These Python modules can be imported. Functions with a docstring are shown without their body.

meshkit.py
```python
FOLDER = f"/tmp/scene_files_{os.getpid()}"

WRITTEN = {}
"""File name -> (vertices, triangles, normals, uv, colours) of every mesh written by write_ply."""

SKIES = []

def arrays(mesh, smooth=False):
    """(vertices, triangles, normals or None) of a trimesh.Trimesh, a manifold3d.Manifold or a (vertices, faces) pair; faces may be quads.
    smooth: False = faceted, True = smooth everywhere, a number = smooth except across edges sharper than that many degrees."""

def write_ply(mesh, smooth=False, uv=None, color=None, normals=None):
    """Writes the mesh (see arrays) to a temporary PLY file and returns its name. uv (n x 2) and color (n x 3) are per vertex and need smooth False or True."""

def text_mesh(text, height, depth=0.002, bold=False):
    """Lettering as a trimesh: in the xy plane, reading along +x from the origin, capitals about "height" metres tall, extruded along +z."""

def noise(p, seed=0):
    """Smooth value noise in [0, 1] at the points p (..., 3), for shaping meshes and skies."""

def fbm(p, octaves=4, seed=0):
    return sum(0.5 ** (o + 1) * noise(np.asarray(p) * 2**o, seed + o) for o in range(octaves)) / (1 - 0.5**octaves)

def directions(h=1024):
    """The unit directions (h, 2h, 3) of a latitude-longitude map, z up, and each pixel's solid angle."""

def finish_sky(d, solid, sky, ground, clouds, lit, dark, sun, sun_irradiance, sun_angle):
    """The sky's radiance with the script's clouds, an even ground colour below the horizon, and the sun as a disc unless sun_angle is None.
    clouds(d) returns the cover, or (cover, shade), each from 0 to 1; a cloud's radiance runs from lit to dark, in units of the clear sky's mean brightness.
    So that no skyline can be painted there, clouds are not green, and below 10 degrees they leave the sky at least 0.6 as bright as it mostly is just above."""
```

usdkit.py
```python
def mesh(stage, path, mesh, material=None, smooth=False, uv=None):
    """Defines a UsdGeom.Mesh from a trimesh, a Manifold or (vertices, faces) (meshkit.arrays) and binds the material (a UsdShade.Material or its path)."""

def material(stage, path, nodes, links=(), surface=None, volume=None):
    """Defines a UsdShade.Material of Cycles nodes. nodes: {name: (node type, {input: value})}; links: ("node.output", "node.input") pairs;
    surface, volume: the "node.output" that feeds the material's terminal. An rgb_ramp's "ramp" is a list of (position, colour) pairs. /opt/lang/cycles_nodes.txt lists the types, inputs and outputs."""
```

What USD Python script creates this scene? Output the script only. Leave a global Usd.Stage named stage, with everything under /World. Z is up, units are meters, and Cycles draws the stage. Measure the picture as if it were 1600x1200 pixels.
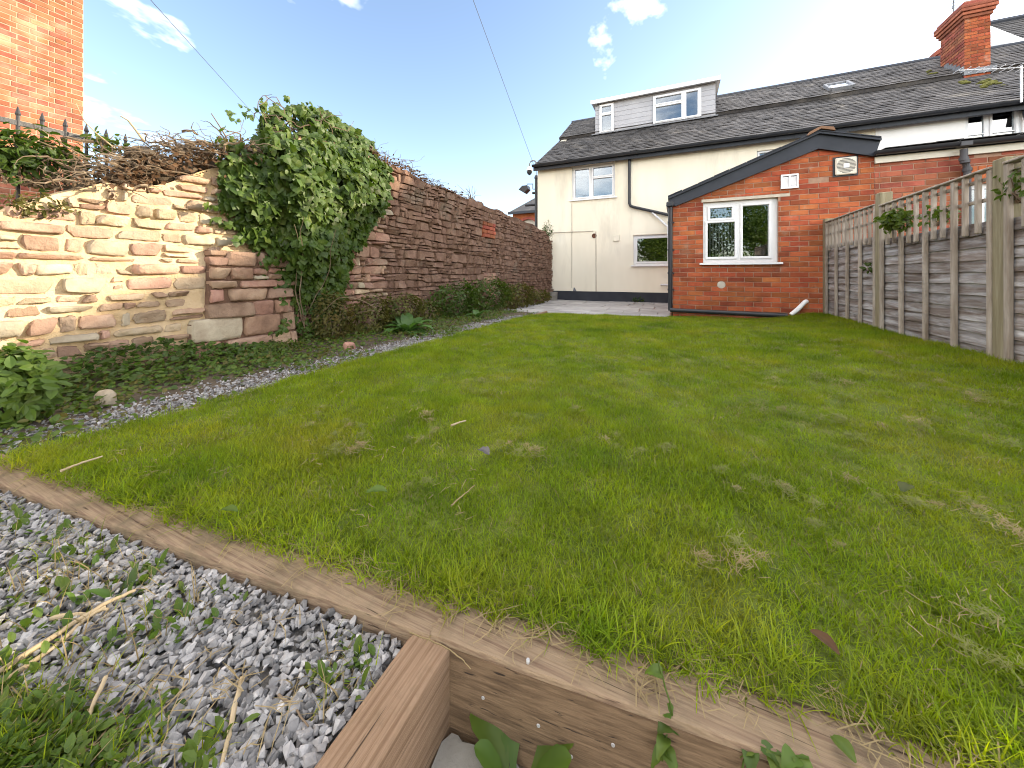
import math, numpy as np, trimesh, usdkit, meshkit
from shapely.geometry import Polygon, box as sbox, LineString
from shapely.ops import unary_union
from pxr import Usd, UsdGeom, UsdLux, UsdShade, Gf, Sdf, Vt

stage = Usd.Stage.CreateInMemory()
UsdGeom.SetStageUpAxis(stage, 'Z'); UsdGeom.SetStageMetersPerUnit(stage, 1.0)
UsdGeom.Xform.Define(stage, '/World'); UsdGeom.Scope.Define(stage, '/World/Looks')
stage.SetDefaultPrim(stage.GetPrimAtPath('/World'))

# ---------------------------------------------------------------- camera, sky, sun, exposure
# garden axes: x to the right along the house, y up the garden towards the house, lawn at z = 0
TH = math.radians(24.3); C, S = math.cos(TH), math.sin(TH)
EYE, FPX, HZ = 0.60, 570.0, 430.0
EXPOSURE, SKY, SUN = 2.25, 0.12, 0.58
cam = UsdGeom.Camera.Define(stage, '/World/camera')
cam.CreateHorizontalApertureAttr(36.0); cam.CreateVerticalApertureAttr(27.0)
cam.CreateFocalLengthAttr(FPX * 36 / 1600)
cam.CreateVerticalApertureOffsetAttr(-(600 - HZ) * 36 / 1600)
cam.CreateClippingRangeAttr(Gf.Vec2f(0.02, 2000)); cam.CreateExposureAttr(EXPOSURE)
cam.AddTransformOp().Set(Gf.Matrix4d(C, S, 0, 0, 0, 0, 1, 0, S, -C, 0, 0, 0, 0, EYE, 1))

SV = np.array([1.4, 1.0, 0.48]); SV /= np.linalg.norm(SV)      # towards the sun
EL, AZ = math.asin(SV[2]), math.atan2(SV[0], SV[1])
sun = UsdLux.DistantLight.Define(stage, '/World/sun')
sun.CreateIntensityAttr(SUN); sun.CreateAngleAttr(0.5); sun.CreateNormalizeAttr(True); sun.CreateColorAttr(Gf.Vec3f(1.0, 0.86, 0.66))
zx = SV; xx = np.cross([0, 0, 1], zx); xx /= np.linalg.norm(xx); yx = np.cross(zx, xx)
sun.AddTransformOp().Set(Gf.Matrix4d(*xx, 0, *yx, 0, *zx, 0, 0, 0, 0, 1))
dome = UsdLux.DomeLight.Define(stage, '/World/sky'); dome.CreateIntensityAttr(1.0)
dome.GetPrim().SetCustomDataByKey('kind', 'structure')
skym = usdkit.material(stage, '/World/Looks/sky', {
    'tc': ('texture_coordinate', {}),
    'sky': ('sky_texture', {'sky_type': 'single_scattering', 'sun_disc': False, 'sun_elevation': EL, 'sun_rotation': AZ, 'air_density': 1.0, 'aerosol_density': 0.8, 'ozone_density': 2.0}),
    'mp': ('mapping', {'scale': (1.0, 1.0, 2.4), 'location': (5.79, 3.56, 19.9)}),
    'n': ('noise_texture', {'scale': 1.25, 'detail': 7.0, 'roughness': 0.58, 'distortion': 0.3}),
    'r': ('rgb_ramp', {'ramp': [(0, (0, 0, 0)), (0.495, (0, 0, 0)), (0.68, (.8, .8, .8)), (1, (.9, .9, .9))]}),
    'ti': ('mix', {'mix_type': 'multiply', 'fac': 1.0, 'color2': (.96, .85, .80)}), 'c': ('mix', {'mix_type': 'mix', 'color2': (14.0, 13.0, 11.7)}),  # clouds made extra bright, mostly out of view, to fill the shaded garden
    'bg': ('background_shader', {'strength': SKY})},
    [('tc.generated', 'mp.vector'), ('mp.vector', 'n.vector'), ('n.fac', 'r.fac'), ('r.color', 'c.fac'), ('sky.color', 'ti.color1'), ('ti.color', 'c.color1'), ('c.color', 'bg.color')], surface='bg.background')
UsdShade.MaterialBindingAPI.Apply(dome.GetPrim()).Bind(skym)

# ---------------------------------------------------------------- survey: where a sight line meets a known plane
def ray(px, py):
    d = (px - 800) / FPX
    return np.array([C * d - S, S * d + C, -(py - HZ) / FPX])
def onY(px, py, Y):
    d = ray(px, py); t = Y / d[1]; return t * d[0], EYE + t * d[2]
def onX(px, py, X):
    d = ray(px, py); t = X / d[0]; return t * d[1], EYE + t * d[2]
def onZ(px, py, z):
    d = ray(px, py); t = (z - EYE) / d[2]; return t * d[0], t * d[1]

# ---------------------------------------------------------------- building helpers
taken = {}
def path_for(name, parent):
    base = '/World' if parent is None else str(parent.GetPath())
    k = (base, name); n = taken.get(k, 0); taken[k] = n + 1
    return f'{base}/{name}' + (f'_{n:03d}' if n else '')
def meta(o, label=None, cat=None, group=None, kind=None):
    for k, v in (('label', label), ('category', cat), ('group', group), ('kind', kind)):
        if v: o.SetCustomDataByKey(k, v)
    return o
def obj(name, mesh, m, parent=None, smooth=False, **kw):
    if isinstance(mesh, MB): mesh = mesh.get()
    return meta(usdkit.mesh(stage, path_for(name, parent), mesh, m, smooth).GetPrim(), **kw)
def thing(name, label, cat, group=None, loc=None):
    x = UsdGeom.Xform.Define(stage, path_for(name, None))
    if loc is not None: x.AddTranslateOp().Set(Gf.Vec3d(*map(float, loc)))
    return meta(x.GetPrim(), label, cat, group)
BOXF = np.array([[0, 2, 1], [1, 2, 3], [4, 5, 6], [5, 7, 6], [0, 1, 4], [1, 5, 4], [2, 6, 3], [3, 6, 7], [0, 4, 2], [2, 4, 6], [1, 3, 5], [3, 7, 5]])
class MB:
    def __init__(s): s.v, s.f, s.n = [], [], 0
    def add(s, v, f):
        v, f = np.asarray(v, float), np.asarray(f, int)
        if f.shape[1] == 4: f = np.vstack([f[:, [0, 1, 2]], f[:, [0, 2, 3]]])
        s.v.append(v); s.f.append(f + s.n); s.n += len(v); return s
    def tm(s, m): return s.add(m.vertices, m.faces)
    def box(s, x0, x1, y0, y1, z0, z1):
        return s.add([[x, y, z] for x in (x0, x1) for y in (y0, y1) for z in (z0, z1)], BOXF)
    def obox(s, o, u, v, w):            # a box from a corner and three edges
        o, u, v, w = map(np.asarray, (o, u, v, w))
        return s.add([o + a * u + b * v + c * w for a in (0, 1) for b in (0, 1) for c in (0, 1)], BOXF)
    def cbox(s, x0, x1, y0, y1, z0, z1, ch=.006):   # chamfered box
        c, h = np.array([(x0 + x1) / 2, (y0 + y1) / 2, (z0 + z1) / 2]), np.array([(x1 - x0) / 2, (y1 - y0) / 2, (z1 - z0) / 2])
        pts = [c + np.array([a, b, d]) * (h - ch * (1 - np.eye(3)[k])) for k in range(3) for a in (-1, 1) for b in (-1, 1) for d in (-1, 1)]
        return s.tm(trimesh.convex.convex_hull(np.array(pts)))
    def tube(s, p, r, sides=6, cap=True):
        p = np.asarray(p, float); n = len(p); r = np.broadcast_to(r, (n,))
        t = np.gradient(p, axis=0); t /= np.linalg.norm(t, axis=1, keepdims=True) + 1e-12
        a = np.cross(t, np.where(np.abs(t[:, 2:]) < .9, [0, 0, 1.], [1., 0, 0])); a /= np.linalg.norm(a, axis=1, keepdims=True) + 1e-12
        b = np.cross(t, a); k = np.arange(sides) * 2 * np.pi / sides
        v = p[:, None] + r[:, None, None] * (np.cos(k)[None, :, None] * a[:, None] + np.sin(k)[None, :, None] * b[:, None])
        i, j = np.meshgrid(np.arange(n - 1), np.arange(sides), indexing='ij')
        q = np.stack([i * sides + j, i * sides + (j + 1) % sides, (i + 1) * sides + (j + 1) % sides, (i + 1) * sides + j], -1).reshape(-1, 4)
        s.add(v.reshape(-1, 3), q)
        if cap:
            for e, c in ((0, p[0]), (n - 1, p[-1])):
                s.add(np.vstack([v[e], c]), [[j, (j + 1) % sides, sides] for j in range(sides)])
        return s
    def poly(s, P, n0, n1, fr):         # a polygon of the frame's plane, thick from n0 to n1 along its normal
        o, U, V, N = fr
        for g in getattr(P, 'geoms', [P]):
            if g.geom_type != 'Polygon' or g.area < 1e-6: continue
            m = trimesh.creation.extrude_polygon(g, n1 - n0, engine='earcut')
            x = m.vertices; s.add(o + x[:, :1] * U + x[:, 1:2] * V + (x[:, 2:] + n0) * N, m.faces)
        return s
    def get(s): return np.vstack(s.v), np.vstack(s.f)
def A(*x): return np.array(x, float)
def frameY(Y): return (A(0, Y, 0), A(1, 0, 0), A(0, 0, 1), A(0, -1, 0))      # facade facing the camera: plane coordinates are x, z
def frameX(X): return (A(X, 0, 0), A(0, 1, 0), A(0, 0, 1), A(1, 0, 0))       # face towards +x: plane coordinates are y, z
def rbox(x0, x1, z0, z1): return sbox(x0, z0, x1, z1)
def grid(us, vs, fn):
    u, v = np.meshgrid(us, vs, indexing='ij'); nu, nv = u.shape
    P = fn(u.ravel(), v.ravel()); i, j = np.meshgrid(np.arange(nu - 1), np.arange(nv - 1), indexing='ij')
    q = np.stack([i * nv + j, (i + 1) * nv + j, (i + 1) * nv + j + 1, i * nv + j + 1], -1).reshape(-1, 4)
    return P, np.vstack([q[:, [0, 1, 2]], q[:, [0, 2, 3]]])
def nz(x, y, z, sc, seed=0, octv=3): return meshkit.fbm(np.stack(np.broadcast_arrays(x, y, z), -1) * sc, octv, seed) - .5

# leaves: unit length along +y, width along x, face up +z
def fan(outline, zc=.0, zo=None):
    o = np.array(outline, float); n = len(o); zo = np.zeros(n) if zo is None else np.array(zo)
    v = np.vstack([np.c_[o, zo], [o[:, 0].mean(), o[:, 1].mean(), zc]])
    return v, np.array([[i, (i + 1) % n, n] for i in range(n)])
LEAF = {
    'ivy': fan([(0, 0), (.22, -.1), (.55, .12), (.36, .34), (.40, .56), (0, 1), (-.40, .56), (-.36, .34), (-.55, .12), (-.22, -.1)], .10, [0, 0, -.06, .02, -.02, -.12, -.02, .02, -.06, 0]),
    'heart': fan([(0, 0), (.2, -.12), (.42, 0), (.46, .28), (.26, .66), (0, 1), (-.26, .66), (-.46, .28), (-.42, 0), (-.2, -.12)], -.06, [0, 0, .03, .04, .02, -.08, .02, .04, .03, 0]),
    'ovate': fan([(0, 0), (.2, .2), (.27, .5), (.16, .82), (0, 1), (-.16, .82), (-.27, .5), (-.2, .2)], -.05, [0, .03, .04, .0, -.1, .0, .04, .03]),
    'small': (A([0, 0, 0], [.3, .5, .04], [0, 1, -.05], [-.3, .5, .04]), np.array([[0, 1, 2], [0, 2, 3]])),
    'lance': fan([(0, 0), (.09, .25), (.1, .55), (0, 1), (-.1, .55), (-.09, .25)], -.02, [0, .02, .02, -.12, .02, .02]),
}
def unit(v): v = np.asarray(v, float); return v / (np.linalg.norm(v, axis=-1, keepdims=True) + 1e-12)
def leaves(pos, dirs, nrm, size, kind='ivy', wid=1.0):
    """Leaves as one mesh: base points, directions in which they point, roughly the way they face, lengths."""
    V, F = LEAF[kind]; n = len(pos); d = unit(dirs); side = unit(np.cross(d, nrm)); up = np.cross(side, d)
    size = np.broadcast_to(size, (n,))[:, None, None]; wid = np.broadcast_to(wid, (n,))[:, None, None]
    P = np.asarray(pos)[:, None] + size * (V[None, :, :1] * wid * side[:, None] + V[None, :, 1:2] * d[:, None] + V[None, :, 2:] * up[:, None])
    return P.reshape(-1, 3), (F[None] + (np.arange(n) * len(V))[:, None, None]).reshape(-1, 3)
def big_leaf(base, az, length, width, rise=.7, droop=1.2, segs=7, wav=.0, seed=0, fold=.25, prof=None):
    """A broad leaf arching from its base: a midrib polyline with blades folded up on either side."""
    rs = np.random.default_rng(seed); t = np.linspace(0, 1, segs); ang = rise - droop * t; st = length / (segs - 1)
    h = np.concatenate([[0], np.cumsum(np.cos(ang[:-1]) * st)]); z = np.concatenate([[0], np.cumsum(np.sin(ang[:-1]) * st)])
    w = width * (np.sin(np.pi * np.clip(t * .93 + .07, 0, 1)) ** .8 if prof is None else np.interp(t, *prof)) * .5; w[-1] = 0.002
    d, sd = A(math.cos(az), math.sin(az), 0), A(-math.sin(az), math.cos(az), 0)
    mid = A(*base) + h[:, None] * d + z[:, None] * A(0, 0, 1); rows = []
    for sgn in (-1, -.5, 0, .5, 1):
        wz = abs(sgn) * w * fold + (wav * np.sin(t * 17 + sgn * 3 + rs.random() * 6) * abs(sgn)) * width
        rows.append(mid + sgn * w[:, None] * sd + wz[:, None] * A(0, 0, 1))
    P = np.stack(rows, 1); k = 5
    f = [[i * k + j, i * k + j + 1, (i + 1) * k + j + 1, (i + 1) * k + j] for i in range(segs - 1) for j in range(k - 1)]
    return P.reshape(-1, 3), np.array(f)
def wander(rs, p, d, n, step, turn=.5, grav=0.0):
    pts = [A(*p)]; d = unit(d)
    for _ in range(n - 1):
        d = unit(d + rs.normal(0, turn, 3) + A(0, 0, -grav)); pts.append(pts[-1] + d * step)
    return np.array(pts)

# ---------------------------------------------------------------- materials
def mat(name, ramp, scale=6, detail=5, rough=.8, bump=.0, bscale=40, stretch=(1, 1, 1), rand=.0, island=.0, spec=.3, dist=.0, layer=None, bdist=.01, metallic=0, sheen=0, transl=0, hue=0, crack=None):
    """Colour from noise over a ramp; rand / island: how much single objects / pieces differ in brightness; layer: (colour, scale, from, to) a second patchy colour."""
    N = {'g': ('geometry', {}), 'mp': ('mapping', {'scale': stretch}), 'n': ('noise_texture', {'scale': scale, 'detail': detail, 'roughness': .6, 'distortion': dist}),
         'r': ('rgb_ramp', {'ramp': ramp}), 'p': ('principled_bsdf', {'roughness': rough, 'specular_ior_level': spec, 'metallic': metallic})}
    L = [('g.position', 'mp.vector'), ('mp.vector', 'n.vector'), ('n.fac', 'r.fac')]; col = 'r.color'
    if layer:
        lc, ls, a, b = layer
        N['ln'] = ('noise_texture', {'scale': ls, 'detail': 6.0, 'roughness': .65}); N['lm'] = ('map_range', {'from_min': a, 'from_max': b, 'clamp': True}); N['lx'] = ('mix', {'color2': lc})
        L += [('mp.vector' if stretch[2] < 1 and stretch[0] == 1 else 'g.position', 'ln.vector'), ('ln.fac', 'lm.value'), ('lm.result', 'lx.fac'), (col, 'lx.color1')]; col = 'lx.color'
    if crack:
        cs, lo, hi, cc, cst = crack
        N['cp'] = ('mapping', {'scale': cst}); N['cn'] = ('noise_texture', {'scale': cs, 'detail': 4.0, 'roughness': .55, 'distortion': .4}); N['cm'] = ('map_range', {'from_min': lo, 'from_max': hi, 'clamp': True}); N['cx'] = ('mix', {'color2': cc})
        L += [('g.position', 'cp.vector'), ('cp.vector', 'cn.vector'), ('cn.fac', 'cm.value'), ('cm.result', 'cx.fac'), (col, 'cx.color1')]; col = 'cx.color'
    if rand or island or hue:
        N['oi'] = ('object_info', {}); N['h'] = ('hsv', {})
        if rand:
            N['m1'] = ('map_range', {'to_min': 1 - rand, 'to_max': 1 + rand}); L += [('oi.random', 'm1.value')]; val = 'm1.result'
        if island:
            N['m2'] = ('map_range', {'to_min': 1 - island, 'to_max': 1 + island}); L += [('g.random_per_island', 'm2.value')]; val2 = 'm2.result'
        if rand and island:
            N['mm'] = ('math', {'math_type': 'multiply'}); L += [(val, 'mm.value1'), (val2, 'mm.value2')]; val = 'mm.value'
        elif island: val = val2
        if rand or island: L += [(val, 'h.value')]
        if hue:
            N['wn'] = ('white_noise_texture', {'dimensions': '1D'}); N['m3'] = ('map_range', {'to_min': .5 - hue, 'to_max': .5 + hue})
            N['ad'] = ('math', {'math_type': 'add'}); L += [('oi.random', 'ad.value1'), ('g.random_per_island', 'ad.value2'), ('ad.value', 'wn.w'), ('wn.value', 'm3.value'), ('m3.result', 'h.hue')]
        L += [(col, 'h.color')]; col = 'h.color'
    L += [(col, 'p.base_color')]
    if bump:
        N['bn'] = ('noise_texture', {'scale': bscale, 'detail': 6.0, 'roughness': .65}); N['b'] = ('bump', {'strength': bump, 'distance': bdist})
        L += [('mp.vector', 'bn.vector'), ('bn.fac', 'b.height'), ('b.normal', 'p.normal')]
    surf = 'p.BSDF'
    if transl:
        N['t'] = ('translucent_bsdf', {}); N['mc'] = ('mix_closure', {'fac': transl}); N['tb'] = ('hsv', {'saturation': 1.1, 'value': 1.4 if transl > .5 else 1.25})
        L += [(col, 'tb.color'), ('tb.color', 't.color'), ('p.BSDF', 'mc.closure1'), ('t.BSDF', 'mc.closure2')]; surf = 'mc.closure'
    return usdkit.material(stage, f'/World/Looks/{name}', N, L, surface=surf)
def flat2(a, b): return [(.3, a), (.7, b)]
M = {}
M['cream'] = mat('cream_render', flat2((.70, .645, .51), (.78, .725, .59)), 1.6, 6, .9, .12, 60, stretch=(1, 1, .25), layer=((.50, .455, .36), 1.5, .54, .82))
M['white_wall'] = mat('white_render', flat2((.70, .69, .66), (.80, .79, .77)), 2, 5, .9, .1, 60)
M['plinth'] = mat('black_plinth_paint', flat2((.018, .02, .026), (.035, .038, .046)), 3, 5, .6, .1, 50)
M['upvc'] = mat('white_plastic', flat2((.68, .68, .68), (.74, .74, .74)), 3, 3, .3, spec=.5)
M['black'] = mat('black_plastic', flat2((.012, .013, .016), (.022, .023, .027)), 4, 3, .4, spec=.5)
M['board'] = mat('black_barge_paint', flat2((.014, .017, .024), (.026, .03, .04)), 5, 4, .5, .1, 40, spec=.4)
M['brick'] = mat('red_brick', [(.25, (.19, .042, .018)), (.5, (.31, .075, .027)), (.75, (.39, .12, .044))], 5, 5, .85, .4, 90, rand=.34, hue=.008, layer=((.34, .2, .14), 3.5, .6, .78))
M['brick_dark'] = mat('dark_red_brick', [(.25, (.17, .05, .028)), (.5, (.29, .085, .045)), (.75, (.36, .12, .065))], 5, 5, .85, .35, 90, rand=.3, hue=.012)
M['brick_tower'] = mat('orange_brick', [(.25, (.20, .065, .034)), (.5, (.29, .10, .053)), (.75, (.36, .15, .085))], 4, 5, .9, .4, 90, rand=.28, hue=.012, layer=((.40, .24, .16), 2.2, .52, .78))
M['mortar'] = mat('brick_mortar', flat2((.26, .15, .10), (.36, .23, .16)), 14, 5, .95, .3, 120)
M['mortar_tower'] = mat('pale_brick_mortar', flat2((.36, .26, .17), (.46, .35, .25)), 14, 5, .95, .3, 120)
M['slate'] = mat('roof_slate', [(.25, (.032, .03, .03)), (.5, (.064, .059, .057)), (.75, (.105, .095, .088))], 3, 6, .75, .3, 60, rand=.34, spec=.4, layer=((.16, .142, .118), 1.3, .57, .76))
M['slates_s'] = mat('roof_slate_far', [(.25, (.032, .03, .03)), (.5, (.064, .059, .057)), (.75, (.105, .095, .088))], 3, 6, .75, .3, 60, island=.34, spec=.4, layer=((.16, .142, .118), 1.3, .57, .76))
M['clad'] = mat('grey_cladding', flat2((.33, .33, .345), (.39, .39, .405)), 3, 4, .5)
M['lead'] = mat('lead_sheet', flat2((.12, .125, .135), (.22, .225, .235)), 10, 5, .5, .2, 40)
M['stone_pale'] = mat('pale_sandstone', [(.22, (.30, .20, .125)), (.5, (.43, .32, .215)), (.78, (.52, .41, .29))], 7, 7, .9, .9, 38, bdist=.014, rand=.22, hue=.012, layer=((.42, .36, .28), 3, .52, .7))
M['stone_red'] = mat('red_sandstone', [(.22, (.18, .10, .07)), (.5, (.30, .178, .122)), (.78, (.42, .28, .195))], 8, 7, .92, .9, 36, bdist=.012, rand=.32, hue=.014, layer=((.30, .24, .17), 2.2, .58, .75))
M['stone_red_s'] = mat('red_sandstone_small', [(.22, (.18, .10, .07)), (.5, (.30, .178, .122)), (.78, (.42, .28, .195))], 8, 7, .92, .9, 36, bdist=.012, island=.35, layer=((.28, .22, .16), 1.6, .55, .72))
M['stone_grey'] = mat('grey_lichened_stone', [(.25, (.28, .22, .15)), (.6, (.42, .36, .26))], 9, 6, .9, .6, 45, rand=.2)
M['lime'] = mat('lime_mortar', [(.25, (.44, .31, .165)), (.5, (.56, .42, .25)), (.8, (.64, .51, .33))], 3.5, 7, .95, .8, 55, bdist=.012, layer=((.38, .25, .11), 1.6, .55, .75))
M['earth_mortar'] = mat('old_red_mortar', [(.25, (.09, .05, .033)), (.6, (.17, .10, .066)), (.8, (.25, .165, .11))], 8, 6, .95, .9, 40, bdist=.015)
M['soil'] = mat('garden_soil', [(.3, (.055, .042, .029)), (.55, (.11, .084, .057)), (.75, (.17, .138, .098))], 12, 7, .95, .9, 60)
M['grit'] = mat('gravel_grit', [(.3, (.075, .07, .062)), (.6, (.15, .14, .128))], 60, 5, .95, .8, 120)
M['turf'] = mat('turf_thatch', [(.3, (.07, .10, .013)), (.55, (.12, .15, .02)), (.75, (.18, .165, .045))], 9, 7, .95, .9, 90)
M['gravel'] = mat('grey_limestone_chips', [(.25, (.12, .115, .11)), (.5, (.235, .227, .22)), (.8, (.39, .378, .365))], 22, 5, .8, .35, 120, rand=.45, spec=.3)
M['concrete'] = mat('rough_concrete', [(.3, (.17, .16, .135)), (.7, (.29, .275, .245))], 9, 7, .9, .5, 70)
M['paving'] = mat('grey_paving', [(.3, (.27, .26, .255)), (.7, (.40, .39, .375))], 4, 6, .85, .3, 60, rand=.18)
M['slat'] = mat('weathered_slat', [(.28, (.09, .068, .056)), (.42, (.18, .148, .13)), (.55, (.285, .268, .262)), (.68, (.43, .42, .42)), (.8, (.53, .52, .52))], 5, 8, .9, .6, 18, stretch=(1, .5, 5.0), rand=.25, dist=.4)
M['batten'] = mat('weathered_batten', [(.25, (.18, .14, .105)), (.55, (.31, .27, .225)), (.8, (.42, .375, .325))], 9, 5, .9, .4, 40, stretch=(3, 3, .4), rand=.15)
M['post'] = mat('treated_post', [(.25, (.13, .11, .065)), (.55, (.23, .20, .125)), (.8, (.32, .29, .20))], 8, 5, .9, .4, 40, stretch=(4, 4, .3), rand=.12)
M['sleeper_x'] = mat('brown_timber_along', [(.22, (.09, .055, .032)), (.42, (.18, .12, .078)), (.55, (.26, .19, .12)), (.7, (.2, .138, .085)), (.85, (.35, .275, .19))], 3.2, 9, .9, .9, 5, stretch=(1.1, 48, 48), dist=.15, bdist=.004, layer=((.13, .10, .06), 9, .5, .72), crack=(3.0, .63, .70, (.045, .028, .016), (1.6, 70, 70)))
M['sleeper_y'] = mat('brown_timber_across', [(.22, (.10, .058, .032)), (.42, (.19, .118, .068)), (.55, (.26, .172, .108)), (.7, (.2, .128, .076)), (.85, (.34, .25, .175))], 3.2, 9, .9, .9, 5, stretch=(48, 1.1, 48), dist=.15, bdist=.004, layer=((.15, .10, .055), 9, .5, .72), crack=(3.0, .63, .70, (.045, .028, .016), (70, 1.6, 70)))
M['shade_x'] = mat('shaded_brown_timber', [(.25, (.05, .03, .016)), (.45, (.11, .07, .038)), (.6, (.16, .105, .06)), (.75, (.115, .07, .038)), (.88, (.21, .145, .085))], 3.0, 9, .85, .8, 5, stretch=(1.0, 44, 44), dist=.15, bdist=.004, layer=((.16, .115, .07), 60, .62, .75), crack=(3.0, .64, .70, (.02, .012, .007), (1.6, 60, 60)))  # darker copy of the sleeper timber, shade of the pit side in its colour
M['steel'] = mat('galvanised_screw', flat2((.35, .34, .33), (.5, .5, .5)), 30, 3, .5, metallic=.7)
M['stone_brown'] = mat('brown_sandstone', [(.22, (.2, .12, .08)), (.5, (.32, .21, .145)), (.78, (.42, .31, .22))], 6, 7, .92, .9, 36, bdist=.014, rand=.25, hue=.01)
M['stone_tan'] = mat('tan_pink_stone', [(.22, (.28, .165, .11)), (.5, (.41, .265, .185)), (.78, (.50, .36, .26))], 8, 7, .92, .9, 38, bdist=.012, rand=.2, hue=.01)
M['iron'] = mat('black_iron', flat2((.012, .012, .013), (.03, .027, .025)), 12, 4, .5, .2, 80, spec=.5)
M['grass'] = mat('grass_blade', [(.30, (.18, .31, .012)), (.5, (.325, .435, .022)), (.70, (.44, .45, .05))], 1.9, 7, .55, island=.45, rand=.42, transl=.58, spec=.25, hue=.012)
M['straw'] = mat('dry_grass', [(.3, (.26, .19, .085)), (.6, (.40, .31, .16)), (.8, (.46, .38, .24))], 5, 4, .8, island=.3, transl=.2)
M['hay'] = mat('wilted_clippings', [(.3, (.17, .2, .05)), (.6, (.27, .28, .08)), (.8, (.36, .33, .14))], 3, 4, .8, island=.35, transl=.2)
M['ivy'] = mat('ivy_leaf', [(.3, (.045, .085, .010)), (.55, (.10, .155, .02)), (.75, (.19, .23, .05))], 9, 4, .5, island=.45, rand=.35, transl=.2, spec=.3, hue=.012)
M['leaf'] = mat('green_leaf', [(.3, (.045, .09, .012)), (.6, (.085, .145, .02)), (.8, (.14, .19, .035))], 8, 4, .5, island=.35, transl=.3, spec=.35, hue=.015)
M['leaf_bright'] = mat('young_leaf', [(.3, (.075, .14, .018)), (.6, (.12, .19, .025)), (.8, (.18, .22, .04))], 8, 4, .5, island=.3, transl=.35, spec=.35, hue=.012)
M['leaf_dull'] = mat('tired_leaf', [(.3, (.09, .105, .02)), (.55, (.165, .155, .034)), (.75, (.25, .19, .055))], 7, 4, .6, island=.4, transl=.25, hue=.02)
M['leaf_brown'] = mat('dead_leaf', [(.3, (.09, .045, .018)), (.6, (.17, .09, .04)), (.8, (.26, .16, .08))], 9, 4, .8, island=.4, transl=.15)
M['dock'] = mat('dock_leaf', [(.3, (.04, .10, .016)), (.6, (.07, .15, .026)), (.8, (.11, .19, .04))], 10, 4, .55, island=.15, rand=.2, transl=.2, spec=.4)
M['twig'] = mat('bare_twig', [(.3, (.15, .10, .06)), (.6, (.29, .215, .14)), (.8, (.44, .36, .26))], 12, 4, .85, island=.35, rand=.1)
M['twig_pale'] = mat('pale_dry_stem', [(.3, (.36, .27, .15)), (.7, (.52, .42, .27))], 12, 4, .8, island=.2)
M['bark'] = mat('bark', [(.3, (.06, .045, .03)), (.7, (.14, .11, .08))], 9, 5, .95, .8, 30)
M['moss'] = mat('moss', flat2((.07, .075, .015), (.14, .13, .03)), 30, 4, .95, .5, 90)
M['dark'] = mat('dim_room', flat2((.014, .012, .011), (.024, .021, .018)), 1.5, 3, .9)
M['curtain'] = mat('pale_blind', flat2((.32, .29, .25), (.4, .37, .32)), 3, 3, .9, stretch=(8, 8, .5))
M['terracotta'] = mat('clay_ridge', flat2((.16, .09, .055), (.26, .15, .09)), 12, 5, .9, .4, 60)
M['fan'] = mat('cream_plastic', flat2((.62, .58, .48), (.68, .64, .54)), 3, 3, .45, spec=.4)
M['rust'] = mat('rusty_hole', flat2((.05, .02, .012), (.13, .055, .03)), 20, 4, .9, .4, 60)
M['cable'] = mat('dark_cable', flat2((.06, .06, .065), (.09, .09, .095)), 3, 2, .6)
M['stonecast'] = mat('cast_stone', flat2((.42, .37, .30), (.54, .49, .41)), 12, 5, .9, .3, 80)
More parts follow.
